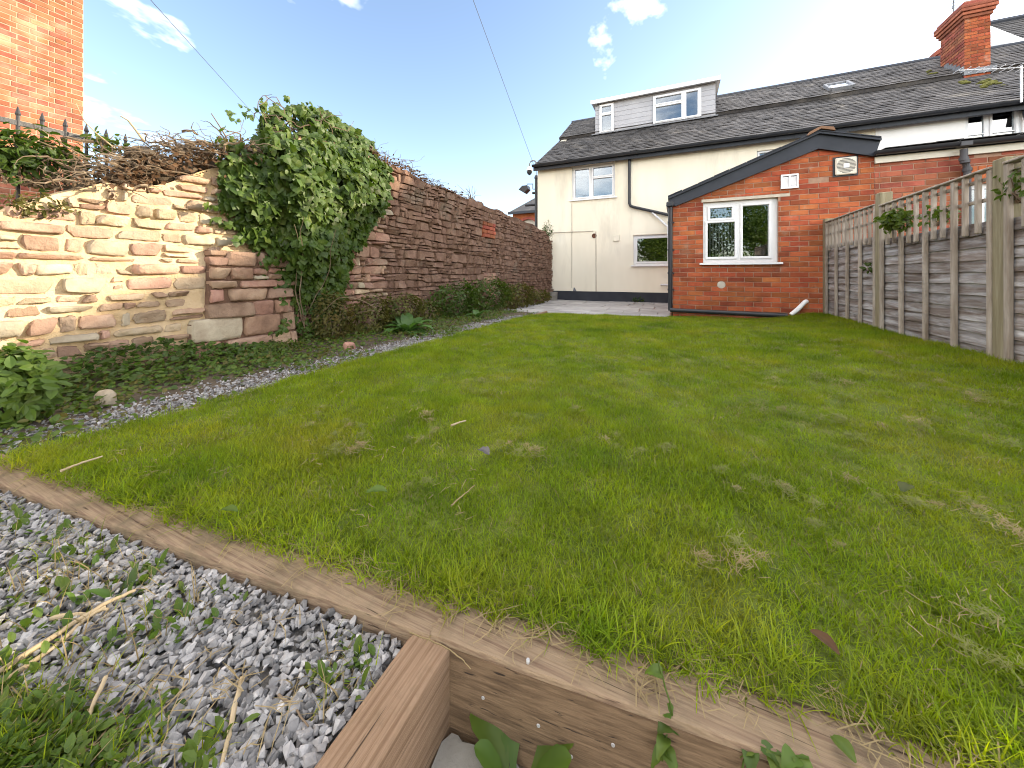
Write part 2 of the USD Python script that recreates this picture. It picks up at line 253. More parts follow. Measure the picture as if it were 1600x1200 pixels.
M['glass'] = usdkit.material(stage, '/World/Looks/window_glass', {'f': ('fresnel', {'IOR': 1.62}), 'fm': ('math', {'math_type': 'multiply_add', 'value2': 2.0, 'value3': .04, 'use_clamp': True}),
    't': ('transparent_bsdf', {'color': (.82, .86, .85)}), 'g': ('glossy_bsdf', {'color': (.95, .97, 1.0), 'roughness': .0})
    , 'm': ('mix_closure', {})}, [('f.fac', 'fm.value1'), ('fm.value', 'm.fac'), ('t.BSDF', 'm.closure1'), ('g.BSDF', 'm.closure2')], surface='m.closure')

# ================================================================ ground, gravel beds, lawn, patio
def obj_s(name, mesh, m, label=None, kind='structure', **k): return obj(name, mesh, m, None, kind=kind, label=label, **k)
XW, XF, YE, YH = -3.16, 1.92, 6.55, 9.80        # stone wall face, fence, extension front, house front
LX0, LX1, LY1 = -2.0, 1.90, 5.95                # lawn
def yedge(x): return .544 + .106 * (x - .10)    # camera-side edge of the timber that holds the lawn
def lawn_z(x, y):
    x, y = np.asarray(x, float), np.asarray(y, float)
    z = .012 + .035 * np.clip((x - .6) / 1.3, 0, 1) + .05 * (nz(x, y, 0, .9, 3) + .5 * nz(x, y, 0, 3.1, 4)) * np.clip((y - yedge(x)) / .5, .1, 1)
    return z - .075 * np.clip((y - 5.0) / 1.1, 0, 1) * np.clip((1.75 - x) / .6, 0, 1) - .012 * np.clip((-1.85 - x) / .12, 0, 1)
def bed_z(x, y):                                # gravel beds at the left and in front of the timber
    x, y = np.asarray(x, float), np.asarray(y, float)
    return -.045 + .016 * np.clip((.75 - y) / .2, 0, 1) + .02 * nz(x, y, 0, 1.3, 5) + .05 * np.clip((-2.6 - x) / .5, 0, 1) * np.clip((7 - y) / 3, 0, 1)
g = MB(); g.add([[-300, -300, -.22], [300, -300, -.22], [300, 300, -.22], [-300, 300, -.22]], [[0, 1, 2, 3]])
obj_s('ground', g, M['soil'], 'bare earth around and beyond the garden')
us = np.linspace(LX0, LX1, 100)
P, F = grid(us, np.linspace(0, 1, 140), lambda u, v: (lambda y: np.c_[u, y, lawn_z(u, y)])(yedge(u) + .07 + v * (np.where(u > -.12, YE - .02, LY1) - yedge(u) - .07)))
obj_s('lawn', (P, F), M['turf'], 'turf under the grass of the lawn', smooth=True)
P, F = grid(np.linspace(XW - .1, LX0 - .02, 30), np.linspace(-1.0, 6.0, 120), lambda u, v: np.c_[u, v, bed_z(u, v)])
obj_s('gravel_path', (P, F), M['soil'], 'weedy strip of soil and gravel between the stone wall and the lawn', smooth=True)
P, F = grid(np.linspace(LX0 - .02, -.40, 40), np.linspace(-1.0, .55, 40), lambda u, v: (lambda y: np.c_[u, y, bed_z(u, y)])(np.minimum(v, yedge(u) + .01)))
obj_s('gravel_bed', (P, F), M['grit'], 'dark grit under the gravel in front of the timber edge', smooth=True)

# patio: slabs one by one
pt = thing('patio', 'grey paving slab patio between the lawn and the cream house', 'patio'); pt.SetCustomDataByKey('kind', 'structure')
obj('bedding', MB().box(XW, -.09, 5.9, YH, -.16, -.098), M['mortar'], pt)
rs = np.random.default_rng(5); y = 5.93
while y < YH - .1:
    d = min(rs.choice([.3, .45, .6]), YH - .005 - y); x = XW + .02 - rs.random() * .3
    while x < -.11:
        w = rs.choice([.3, .45, .6, .6]); x0, x1 = max(x, XW + .01), min(x + w, -.1)
        if x1 - x0 > .06:
            dz = rs.normal(0, .0035); obj('slab', MB().cbox(x0 + .005, x1 - .005, y + .005, y + d - .005, -.13, -.083 + dz, .004), M['paving'], pt)
        x += w
    y += d

# ================================================================ timbers
tb = thing('timber_edging', 'brown timber sleeper edge holding the lawn above the gravel', 'timber')
u = A(1, .106, 0); u /= np.linalg.norm(u); v = A(-u[1], u[0], 0)
def timber(a, ax, cr, L, W, z0, z1, seed):
    """A sawn timber with slightly worn, uneven arrises."""
    n = int(L / .025); t = np.linspace(0, L, n); rows = []
    prof = [(0, z0), (0, z1 - .005), (.0015, z1 - .0015), (.005, z1), (W * .5, z1 + .001), (W - .012, z1), (W, z1 - .012), (W, z0)]
    for i, (c, z) in enumerate(prof):
        w = nz(t, i * .05 + seed, 0, 5, seed) * .0035 + nz(t, i * .7 + seed, 3, 30, seed) * .0022 * (1 <= i <= 3)
        rows.append(A(*a) + t[:, None] * ax + (c + w * .6)[:, None] * cr + np.c_[0 * t, 0 * t, z + w * .7])
    P = np.stack(rows, 1); k = len(prof); i, j = np.meshgrid(np.arange(n - 1), np.arange(k - 1), indexing='ij')
    q = np.stack([i * k + j, (i + 1) * k + j, (i + 1) * k + j + 1, i * k + j + 1], -1).reshape(-1, 4)
    b = MB().add(P.reshape(-1, 3), q)
    for e in (0, n - 1): b.add(np.vstack([P[e], P[e].mean(0)]), [[m, m + 1, k] for m in range(k - 1)] + [[k - 1, 0, k]])
    return b.get()
o0 = A(-2.06, yedge(-2.06), 0)
L1 = (-.372 + 2.06) / u[0]
obj('sleeper', timber(o0, u, v, L1 - .001, .105, -.2, .004, 1), M['sleeper_x'], tb, 30)
obj('sleeper', timber(o0 + u * L1, u, v, 2.6, .105, -.2, 0.006, 2), M['sleeper_x'], tb, 30)
obj('facing_board', MB().obox(o0 + u * (L1 + .006) - v * .003 + A(0, 0, -.2), u * 2.55, v * .0029, A(0, 0, .196)), M['shade_x'], tb, label='dark damp face of the timber')  # added sheet over the timber face; its dark colour paints the shade there
for px, py in ((825, 1032), (842, 1130), (958, 1160), (893, 1178), (756, 1087)):
    # screw heads on the timber: those above the front arris lie on its top, the others on its face
    yl = 1006 + .356 * (px - 700)
    if py < yl: X, Y = onZ(px, py, .008); p0, ax = A(X, Y, .004), A(0, 0, 1)
    else:
        d = ray(px, py); t = (yedge(0) - .106 * 0) / (d[1] - .106 * d[0]) if 0 else (.544 - .0106) / (d[1] - .106 * d[0]); p0, ax = A(*(t * d[:2]), EYE + t * d[2]) + v * .002, -v
    s_ = MB().tube([p0, p0 + ax * .004, p0 + ax * .006], [.0034, .0034, .0024], 8)
    obj('screw', s_, M['steel'], tb)
t2 = thing('timber_divider', 'short brown timber rail running from the lawn edge towards the viewer', 'timber')
obj('sleeper', timber(A(-.334, yedge(-.334) - .003, 0), A(0, -1, 0), A(-1, 0, 0), 1.5, .078, -.2, -.002, 3), M['sleeper_y'], t2, 30)
e1 = thing('timber_edging', 'thin timber board along the long left side of the lawn', 'timber')
obj('board', timber(A(LX0 - .03, .40, 0), A(0, 1, 0), A(1, 0, 0), 5.5, .03, -.2, -.008, 4), M['sleeper_y'], e1, 30)

# pit in the corner of the timbers: earth floor, a broken slab
P, F = grid(np.linspace(-.34, 2.0, 40), np.linspace(-1.0, .76, 30), lambda a, b: (lambda y: np.c_[a, y, -.142 + .02 * nz(a, y, 0, 9, 8) - .1 * np.clip((a + .1) / .3, 0, 1)])(np.minimum(b, yedge(a) + .01)))
obj_s('pit_floor', (P, F), M['soil'], 'sunken earth in front of the timber edge')
sl = Polygon([onZ(*p, -.128) for p in ((706, 1146), (716, 1150), (722, 1160), (790, 1176), (806, 1192), (830, 1230), (810, 1300), (640, 1300), (668, 1215), (690, 1160))])
c_ = thing('concrete_slab', 'pale broken concrete slab in the corner of the timbers', 'slab')
m_ = MB().poly(sl, 0, .06, (A(0, 0, -.187), A(1, 0, 0), A(0, 1, 0), A(0, 0, 1))).get()
obj('slab', m_, M['concrete'], c_)

# ================================================================ stone walls
def stone(w, h, d, seed, nseg=14, rings=((0, 1), (.6, .92), (.92, .55), (1.0, -.4)), p=3.4, lump=.16):
    """A loose rounded stone, lying in the y-z plane."""
    rs = np.random.default_rng(seed); th = np.arange(nseg) * 2 * np.pi / nseg + rs.random()
    r0 = (np.abs(np.cos(th)) ** p + np.abs(np.sin(th)) ** p) ** (-1 / p) * (1 + rs.normal(0, lump * .4, nseg)); V = []
    for r, dd in rings[1:]:
        y, z = r * r0 * np.cos(th), r * r0 * np.sin(th); V.append(np.c_[d * dd + 0 * y, y * w / 2, z * h / 2])
    V = np.vstack([[[d * rings[0][1], 0, 0]]] + V); F = [[0, 1 + j, 1 + (j + 1) % nseg] for j in range(nseg)]
    for i in range(len(rings) - 2):
        a, b = 1 + i * nseg, 1 + (i + 1) * nseg
        for j in range(nseg): k = (j + 1) % nseg; F += [[a + j, b + j, b + k], [a + j, b + k, a + k]]
    return V, np.array(F)
def block(q, d, seed, nu=8, nv=5, rnd=.28, rough=.35, back=.05):
    """A wall stone that fills the four-cornered gap q (y, z) of its course: a rough, chipped face towards +x."""
    rs = np.random.default_rng(seed); t = lambda n: np.concatenate([[-1], np.sin(np.linspace(-1.32, 1.32, n - 2)) / math.sin(1.32) * .93, [1]])
    u, v = np.meshgrid(t(nu), t(nv), indexing='ij'); uu, vv = u * np.sqrt(1 - rnd * v ** 2 / 2), v * np.sqrt(1 - rnd * u ** 2 / 2)
    W = lambda a, b: (1 + a * uu) * (1 + b * vv) / 4
    y, z = sum(W(*c)[..., None] * np.array(q[i]) for i, c in enumerate(((-1, -1), (1, -1), (1, 1), (-1, 1)))).transpose(2, 0, 1)
    e = np.maximum(np.abs(u), np.abs(v)); rim = e > .99; tl = rs.normal(0, .22, 2)
    x = d * (.82 + tl[0] * u + tl[1] * v) * (1 - e ** 7 * .35) + d * rough * (2.0 * nz(y, z, seed * .7, 9, seed % 97) + 1.3 * nz(y, z, seed * .7, 34, 5)) + rs.normal(0, .0012, u.shape)
    y = y + rs.normal(0, .0028, u.shape) * rim; z = z + rs.normal(0, .0024, u.shape) * rim; x = np.where(rim, np.minimum(x, d * .35), x)
    P = np.stack([x, y, z], -1).reshape(-1, 3); i, j = np.meshgrid(np.arange(nu - 1), np.arange(nv - 1), indexing='ij')
    f = np.stack([i * nv + j, (i + 1) * nv + j, (i + 1) * nv + j + 1, i * nv + j + 1], -1).reshape(-1, 4); f = np.vstack([f[:, [0, 1, 2]], f[:, [0, 2, 3]]])
    ring = np.r_[np.arange(nu) * nv, (nu - 1) * nv + np.arange(1, nv), (np.arange(nu - 1)[::-1]) * nv + nv - 1, np.arange(1, nv - 1)[::-1]]; n, m = len(P), len(ring)
    B = P[ring] * A(0, 1, 1) - A(back, 0, 0); k = np.arange(m); k2 = (k + 1) % m
    f = np.vstack([f, np.c_[ring[k], n + k, n + k2], np.c_[ring[k], n + k2, ring[k2]]]); return np.vstack([P, B]), f
def courses(rs, y0, y1, top, hmin, hmax, lmin, lmax, gap, wob, skip=None, z0=-.1, ks=0, split=.22):
    """Rubble brought to rough courses: course lines wander, stones fill them end to end, some are two thin stones on top of each other."""
    zs = [z0]
    while zs[-1] < 2.3: zs.append(zs[-1] + rs.uniform(hmin, hmax))
    line = lambda k, y: zs[k] + wob * (2.2 * nz(y, k * 3.7, ks, 1.1, 3) + 1.2 * nz(y, k * 5.1, ks, 4.5, 4)); out = []
    for k in range(len(zs) - 1):
        y = y0 - rs.random() * lmax
        while y < y1:
            w = rs.uniform(lmin, lmax) ** 1.0 if rs.random() > .35 else rs.uniform(lmin * .6, lmin * 1.2); a, b = max(y, y0), min(y + w, y1); y += w
            if b - a < .03: continue
            ja, jb = rs.normal(0, .009, 2), rs.normal(0, .009, 2); m_ = rs.uniform(.35, .65); parts = ((0, m_), (m_, 1)) if rs.random() < split and zs[k + 1] - zs[k] > .075 else ((0, 1),)
            for lo, hi in parts:
                f = lambda yy, t: line(k, yy) * (1 - t) + line(k + 1, yy) * t
                g_ = gap * rs.uniform(.7, 1.4) / 2; q = [(a + g_ + ja[0], f(a, lo) + g_), (b - g_ + jb[0], f(b, lo) + g_), (b - g_ + jb[1], f(b, hi) - g_), (a + g_ + ja[1], f(a, hi) - g_)]
                q = [(yy + rs.normal(0, gap * .22), zz + rs.normal(0, gap * .22)) for yy, zz in q]; c = np.mean(q, 0); hh = (q[2][1] + q[3][1] - q[0][1] - q[1][1]) / 2
                if hh > .018 and max(q[2][1], q[3][1]) < top(c[0]) + .02 and not (skip and skip(c[0], c[1], b - a, hh)): out.append((q, c, b - a, hh))
    return out
tn = ([-2, .2, .6, .9, 1.0, 1.3, 1.7, 2.02], [.85, .88, .93, 1.07, 1.15, 1.25, 1.43, 1.55])
tf = ([2.0, 2.15, 2.4, 3.5, 4.0, 5.9, 8.5, 9.4, 9.75], [1.62, 1.86, 1.95, 1.95, 1.92, 1.88, 1.83, 1.72, 1.55])
topn = lambda y: np.interp(y, *tn) + .03 * np.sin(np.asarray(y) * 9)
topf = lambda y: np.interp(y, *tf) + .015 * np.sin(np.asarray(y) * 7)
def wall_core(parent, y0, y1, top, X, thick, m, amp, step, name='mortar'):
    n = max(6, int((y1 - y0) / step)); ys = np.linspace(y0, y1, n); nv = int(2.2 / step)
    def fr(u, v):
        z = -.2 + v * (top(u) + .2); return np.c_[X + amp * (nz(u, z, 0, 5, 11) * 1.4 + nz(u, z, 0, 14, 12)), u, z]
    b = MB().add(*grid(ys, np.linspace(0, 1, nv), fr))
    b.add(*grid(ys, np.linspace(0, 1, 8), lambda u, v: np.c_[X - .004 - v * thick + amp * nz(u, top(u), 0, 5, 11), u, top(u) + .05 * nz(u, v * 2, 1, 4, 13) * (v > 0)]))
    b.add(*grid(ys, np.linspace(0, 1, 4), lambda u, v: np.c_[X - thick + 0 * u, u, -.2 + v * (top(u) + .2)]))
    for y in (y0, y1): b.add([[X, y, -.2], [X - thick, y, -.2], [X - thick, y, float(top(y)) - .03], [X, y, float(top(y)) - .03]], [[0, 1, 2, 3]])
    obj(name, b, m, parent, True)
rs = np.random.default_rng(21)
wn = thing('stone_wall', 'low near garden wall of pale stones in thick cream lime mortar', 'wall')
wall_core(wn, -2.0, 2.02, topn, XW, .42, M['lime'], .022, .022)
PIER = lambda y, z, w=0, h=0: y + w * .3 > 1.50 - .12 * max(0, .35 - z) and z < .78
st = courses(rs, -.1, 2.02, lambda y: topn(y) - .01, .05, .095, .085, .25, .019, .020, skip=PIER, ks=1)
st.sort(key=lambda s: abs(s[1][0] - 1.2))
for i, (q, c, w, h) in enumerate(st):
    d = rs.uniform(.014, .034) if rs.random() < .8 else .048
    V, F = block(q, d, 100 + i, 11, 7, .40, .55); red = c[1] < .5 and rs.random() < .4 or rs.random() < .05
    obj('stone', (V + [XW + .001, 0, 0], F), M[('stone_brown' if red else rs.choice(['stone_pale', 'stone_grey', 'stone_tan'], p=[.5, .14, .36]))], wn, 38)
# pier of large squared red blocks
pr = thing('stone_pier', 'bulging pier of large squared red sandstone blocks below the ivy', 'pier')
st = courses(rs, 1.40, 2.18, lambda y: .36, .11, .17, .2, .42, .012, .012, z0=-.13, ks=7, split=.1)
zt_ = max(max(q[2][1], q[3][1]) for q, *_ in st) - .012
st += courses(rs, 1.505, 2.18, lambda y: .80, .07, .13, .15, .36, .012, .010, z0=zt_, ks=8, split=.2)
obj('mortar', MB().box(XW - .3, XW + .05, 1.515, 2.16, -.2, .78).box(XW - .3, XW + .049, 1.41, 1.514, -.2, zt_ - .02), M['earth_mortar'], pr)
for i, (q, c, w, h) in enumerate(st):
    if c[1] < .80: V, F = block(q, rs.uniform(.03, .06), 900 + i, 12, 8, .3, .30); obj('stone', (V + [XW + .045, 0, 0], F), M['stone_grey' if rs.random() < .1 else rs.choice(['stone_red', 'stone_brown'])], pr, 38)
wf = thing('stone_wall', 'long far garden wall of rough red sandstone rubble running to the house', 'wall')
wall_core(wf, 2.0, 9.78, topf, XW - .05, .40, M['earth_mortar'], .02, .05)
patch = lambda y, z, w=0, h=0: 5.72 < y < 6.22 and (1.28 < z < 1.56 or .06 < z < .62)
st = courses(rs, 2.04, 9.76, lambda y: topf(y) - .01, .055, .135, .06, .27, .009, .042, skip=patch, ks=2, split=.42)
st.sort(key=lambda s: s[1][0]); far = MB()
for i, (q, c, w, h) in enumerate(st):
    near = i < 300; V, F = block(q, rs.uniform(.02, .075), 2000 + i, 8 if near else 5, 5 if near else 4, rs.uniform(.3, .75), .5); V = V + [XW - .03, 0, 0]
    if near: obj('stone', (V, F), M[rs.choice(['stone_grey', 'stone_pale', 'stone_brown', 'stone_red'], p=[.05, .05, .3, .6])], wf, 38)
    else: far.add(V, F)
obj('rubble', far, M['stone_red_s'], wf, False, kind='stuff')
for (z0, z1, m_) in ((1.29, 1.55, 'brick_dark'), (.07, .61, 'stone_red')):     # two patches mended with brick
    z, k = z0, 0
    while z < z1:
        y = 5.74 - .1 * (k % 2)
        while y < 6.2:
            a, b = max(y, 5.74), min(y + .215, 6.2)
            if b - a > .05: obj('brick', MB().cbox(XW - .05, XW + .025 + rs.normal(0, .004), a + .005, b - .005, z, z + .062, .005), M[m_], wf)
            y += .225
        z += .072; k += 1

# ================================================================ walls of brick, windows
def wallslab(name, P, Y, thick, m, parent, fr=None):
    return obj(name, MB().poly(P, -thick, 0, fr or frameY(Y)), m, parent)
def brick_field(P, fr, m, parent, rs, L=.215, H=.065, j=.010, z0=0, u0=0, proud=.005, first=lambda p: 0, most=300, far_m=None, flemish=False):
    x0, z00, x1, z1 = P.bounds; items, k = [], int((z00 - z0) // (H + j)); hole = P.boundary.buffer(.001)
    while z0 + k * (H + j) < z1:
        z = z0 + k * (H + j); per = 1.5 * (L + j) if flemish else L + j; x = u0 + (0 if k % 2 else per / 2) + math.floor((x0 - u0) / per - 1) * per; n = 0
        while x < x1:
            l = (L if n % 2 == 0 else L / 2 - j / 2) if flemish else L
            b = rbox(x, x + l, z, z + H)
            if b.intersects(P):
                q = b if not b.intersects(hole) else b.intersection(P.buffer(-.002))
                if q.area > .0012: items.append(q)
            x += l + j; n += 1
        k += 1
    items.sort(key=lambda q: first(q.centroid)); rest = MB()
    for i, q in enumerate(items):
        pr = proud + rs.normal(0, .0016); b = MB()
        if abs(q.area - L * H) < 1e-6 or (q.geom_type == 'Polygon' and len(q.exterior.coords) == 5 and abs(q.area - q.envelope.area) < 1e-7):
            a, c, e, f = q.bounds; o, U, V, N = fr; e_ = .003
            fc = lambda s, n: [o + (a + s) * U + (c + s) * V + n * N, o + (e - s) * U + (c + s) * V + n * N, o + (e - s) * U + (f - s) * V + n * N, o + (a + s) * U + (f - s) * V + n * N]
            V_ = np.vstack([fc(0, -.02), fc(0, pr - e_), fc(e_, pr)])
            b.add(V_, [[s * 4 + t, s * 4 + (t + 1) % 4, s * 4 + 4 + (t + 1) % 4, s * 4 + 4 + t] for s in (0, 1) for t in range(4)] + [[8, 9, 10, 11]])
        else: b.poly(q, -.02, pr, fr)
        if not b.v: continue
        if i < most: obj('brick', b, m, parent)
        else: rest.add(*b.get())
    if rest.v: obj('brickwork', rest, far_m or m, parent, kind='stuff')
def window(parent, x0, x1, z0, z1, Y, lights, sash=(), sill=True, inset=.05, label=None, room=True, barh=None, blind=False):
    """lights: panes as (x0, x1, z0, z1) fractions of the window; sash: indices of the panes in an opening sash, which stands proud."""
    W, H = x1 - x0, z1 - z0; R = [rbox(x0 + a * W, x0 + b * W, z0 + c * H, z0 + d * H) for a, b, c, d in lights]
    fr = frameY(Y + inset); b = MB().poly(rbox(x0, x1, z0, z1).difference(unary_union(R)), -.06, 0, fr)
    for i in sash:
        b.poly(R[i].buffer(.034, join_style=2).difference(R[i].buffer(.004, join_style=2)), .001, .016, fr)
    if barh is not None:
        for r in R: a, c, e, f = r.bounds; b.poly(rbox(a, e, c + (f - c) * barh, c + (f - c) * barh + .018), -.02, -.004, fr)
    f = obj('window', b, M['upvc'], parent, label=label)
    for r in R: obj('pane', MB().poly(r.buffer(.006, join_style=2), -.034, -.030, fr), M['glass'], f)
    if sill: obj('sill', MB().box(x0 - .05, x1 + .05, Y - .045, Y + inset - .062 if inset > .07 else Y - .001, z0 - .03, z0 - .001), M['upvc'], f)
    if not room: obj('interior', MB().poly(rbox(x0 + .02, x1 - .02, z0 + .02, z1 - .02), -.04, -.036, fr), M['dark'], f)  # no room here: a dark sheet behind the glass paints its dimness
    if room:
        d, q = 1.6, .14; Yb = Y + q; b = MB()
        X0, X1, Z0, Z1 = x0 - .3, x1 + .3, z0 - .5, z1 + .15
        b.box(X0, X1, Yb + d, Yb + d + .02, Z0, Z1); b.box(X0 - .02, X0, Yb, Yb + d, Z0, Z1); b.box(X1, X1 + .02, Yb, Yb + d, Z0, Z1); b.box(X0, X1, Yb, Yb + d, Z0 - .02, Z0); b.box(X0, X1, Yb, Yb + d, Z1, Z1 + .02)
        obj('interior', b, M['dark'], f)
        if blind:
            a, c, e, g_ = R[0].bounds; bb = MB(); rs_ = np.random.default_rng(3)
            for k in range(9): xx = x0 + .1 + k * (W * .4 / 9); bb.box(xx, xx + .02, Y + .2, Y + .202, z0, z1 * .98)
            obj('blind', bb, M['curtain'], f)
    return f
ROOM = 0

# ================================================================ cream house and its white neighbour
rs = np.random.default_rng(77)
HX0, HXM, HX1, EAVE, RY, RZ, BY, BZ = -3.62, 3.68, 16.0, 3.74, 13.8, 6.5, 12.12, 5.22
def WY(px, py, Y=YH): return onY(px, py, Y)
def rectY(px0, py0, px1, py1, Y=YH):
    (a, z1), (b, z2) = onY(px0, py0, Y), onY(px1, py0, Y); z0 = onY(px0, py1, Y)[1]
    return a, b, z0, z1
hs = thing('cream_house', 'cream rendered cottage with black plinth and long slate roof', 'house')
w1 = rectY(893.5, 260.5, 961, 313); w2 = rectY(989.5, 367.5, 1049, 414.5); w3 = rectY(1183, 236, 1222, 262)
holes = [rbox(*w) for w in (w1, w2, w3)]
front = rbox(HX0, HXM, -.25, EAVE - .02).difference(unary_union(holes))
wallslab('wall', front, YH, .12, M['cream'], hs)
obj('gable_wall', MB().poly(Polygon([(YH + .122, -.25), (17.6, -.25), (17.6, EAVE), (RY, RZ - .12), (YH + .122, EAVE - .02)]), -.2, 0, frameX(HX0 + .2)), M['cream'], hs)
obj('plinth', MB().box(HX0 + .2, -.1, YH - .012, YH - .001, -.2, .165), M['plinth'], hs)
fr_ = .055
window(hs, *w1, YH, [(.07, .40, .08, .90), (.50, .93, .66, .90), (.50, .93, .08, .58)], (0, 1, 2), label='first floor window with three panes and white frame')
window(hs, *w2, YH, [(.10, .90, .12, .88)], (0,), label='small single pane ground floor window', sill=True)
window(hs, *w3, YH, [(.12, .88, .12, .88)], (0,), label='small upper window half hidden behind the brick extension roof')
def roof(parent, x0, x1, ya, za, yb, zb, thick, rs, name='roof', most=300, near=None, gauge=.155, w=.21, seed=0):
    U, V = A(1, 0, 0), unit(A(0, yb - ya, zb - za)); N = np.cross(U, V); Ls = math.hypot(yb - ya, zb - za); o = A(0, ya, za)
    r = obj(name, MB().obox(o + U * x0 - N * thick, U * (x1 - x0), V * Ls, N * (thick - .004)), M['slate'], parent)
    items, k, s = [], 0, -.02
    while s < Ls - .05:
        x = x0 - (w / 2 if k % 2 else 0) - rs.random() * .02
        e = min(s + gauge * 1.35, Ls)
        while x < x1:
            a, b = max(x, x0), min(x + w - .004, x1)
            if b - a > .03: items.append((a, b, s + rs.normal(0, .004), e, rs.normal(0, .0035)))
            x += w
        s += gauge; k += 1
    if near: items.sort(key=near)
    rest = MB()
    for i, (a, b, s, e, dn) in enumerate(items):
        lo, hi = .019 + dn, .001; c = rs.normal(0, .003)
        v = [o + U * p + V * q + N * n for p, q, n in ((a, s, lo), (b, s + c, lo + rs.normal(0, .002)), (b, e, hi), (a, e, hi), (a, s, lo - .007), (b, s + c, lo - .007))]
        f = [[0, 1, 2], [0, 2, 3], [4, 5, 1], [4, 1, 0], [1, 5, 2], [0, 3, 4]]
        if i < most: obj('slate', (np.array(v), np.array(f)), M['slate'], r)
        else: rest.add(v, f)
    if rest.v: obj('slating', rest, M['slates_s'], r, kind='stuff')
    return r, o, U, V, N
EV = (YH - .18, EAVE - .06)
r1 = roof(hs, HX0 - .07, HXM, *EV, BY + .12, BZ + .06, .07, rs, near=lambda t: (t[2] > 2.4) * 9 - t[0])
r2 = roof(hs, HX0 - .07, HXM, BY - .02, BZ + .10, RY, RZ, .09, rs, near=lambda t: -t[0])
nb = thing('white_house', 'white rendered neighbour house under the same slate roof with brick chimney', 'house')
r3 = roof(nb, HXM + .002, HX1 + 1.5, *EV, BY + .12, BZ + .06, .07, rs, near=lambda t: -abs(t[0] - 5) * 0 + t[0])
r4 = roof(nb, HXM + .002, HX1 + 1.5, BY - .02, BZ + .10, RY, RZ, .09, rs, near=lambda t: t[0])
for p, x0, x1 in ((hs, HX0 - .07, HXM), (nb, HXM + .002, HX1 + 1.5)):
    obj('rear_roof', MB().obox(A(x0, RY + .002, RZ - .002), A(x1 - x0, 0, 0), A(0, 3.9, -2.8), A(0, -.05, -.07)), M['slates_s'], p)
    rt = MB(); x = x0
    while x < x1:
        e = min(x + .44, x1); k = np.linspace(0, np.pi, 7); rt.tube([A(x, RY, RZ - .03), A(e - .006, RY, RZ - .03)], .085, 10); x = e
    obj('ridge_tile', rt, M['board'], p, kind='stuff')
    gt = MB(); k = np.linspace(np.pi, 2 * np.pi, 7); pr = np.c_[np.cos(k), np.sin(k)] * .062
    yg, zg = YH - .235, EAVE - .055
    V = [[xx, yg + a * s, zg + b * s] for xx in (x0, x1) for s in (1, .93) for a, b in pr]; n = 7
    for off in (0, n): gt.add(V, [[off + i, off + i + 1, off + i + 1 + 2 * n, off + i + 2 * n] for i in range(n - 1)])
    obj('gutter', gt, M['black'], p, True)
    obj('fascia', MB().box(x0, x1, YH - .17, YH - .14, EAVE - .2, EAVE - .045), M['board'], p)
    obj('soffit', MB().box(x0, x1, YH - .139, YH - .001, EAVE - .16, EAVE - .14), M['board'], p)
# dormer
(dx0, dz0), (dx1, _) = onY(930, 213, BY - .02), onY(1118, 185, BY - .02); dzt = 6.22; DY = BY - .02
dm = obj('dormer', MB().box(dx0, dx1, DY + .03, RY + .1, 5.0, dzt - .01), M['clad'], hs, label='grey clad dormer with two white windows')
def rd(a, b, c, d): (x0, z1), (x1, _), (_, z0) = onY(a, b, DY), onY(c, b, DY), onY(a, d, DY); return x0, x1, z0, z1
dw1 = rd(937, 165, 959, 208.5); dw2 = rd(1020.5, 151.5, 1095.5, 194); dw2 = (dw2[0], dw2[1], dw2[2], dw2[2] + (dw2[3] - dw2[2]) * 1.0)
field = rbox(dx0, dx1, 5.05, dzt - .02).difference(unary_union([rbox(*dw1), rbox(*dw2)])); z = 5.12; pl = 0
while z < dzt:
    q = field.intersection(rbox(dx0, dx1, z, z + .143))
    for q_ in getattr(q, 'geoms', [q]):
        if q_.area > .001: obj('cladding_board', MB().poly(q_, 0, .022, frameY(DY + .026)), M['clad'], dm)
    z += .15
window(dm, *dw1, DY, [(.17, .83, .70, .92), (.17, .83, .06, .60)], (0, 1), False, -.035, room=False)
window(dm, *dw2, DY, [(.06, .60, .70, .92), (.06, .60, .07, .58), (.70, .93, .07, .92)], (0, 1, 2), False, -.035, room=False)
obj('dormer_roof', MB().box(dx0 - .1, dx1 + .1, DY - .12, RY + .2, dzt + .002, dzt + .09), M['upvc'], dm)
obj('kerb_trim', MB().box(dx0 - .12, dx1 + .12, DY - .14, DY - .121, dzt - .02, dzt + .10).box(dx1 + .101, dx1 + .12, DY - .12, RY + .2, dzt - .02, dzt + .12), M['upvc'], dm)
b = MB(); b.box(dx0 - .1, dx1 + .06, DY - .09, DY + .012, 5.20, 5.235)
obj('lead_flashing', b, M['lead'], dm)
# pipes, covers and cables on the front of the cream house
pz = lambda px, py, off=.06: A(onY(px, py, YH - off)[0], YH - off, onY(px, py, YH - off)[1])
p = [pz(983.5, 242), pz(983.5, 318), pz(985, 321.5), pz(990, 323.5), pz(1046, 336)]
obj('waste_pipe', MB().tube(p, .036, 10), M['black'], hs, True)
obj('overflow_pipe', MB().tube([pz(1019, 332), pz(1043.5, 354), pz(1044.5, 372)], .024, 8), M['upvc'], hs, True)
obj('overflow_pipe', MB().tube([pz(1032, 445), pz(1047, 445)], .022, 8), M['upvc'], hs, True)
x, z = WY(963, 372); obj('cover_plate', MB().cbox(x - .08, x + .08, YH - .02, YH - .001, z - .08, z + .08), M['cream'], hs)
x, z = WY(928.5, 368.5); obj('vent_hole', MB().tube([A(x, YH - .012, z), A(x, YH + .01, z)], .065, 10), M['rust'], hs)
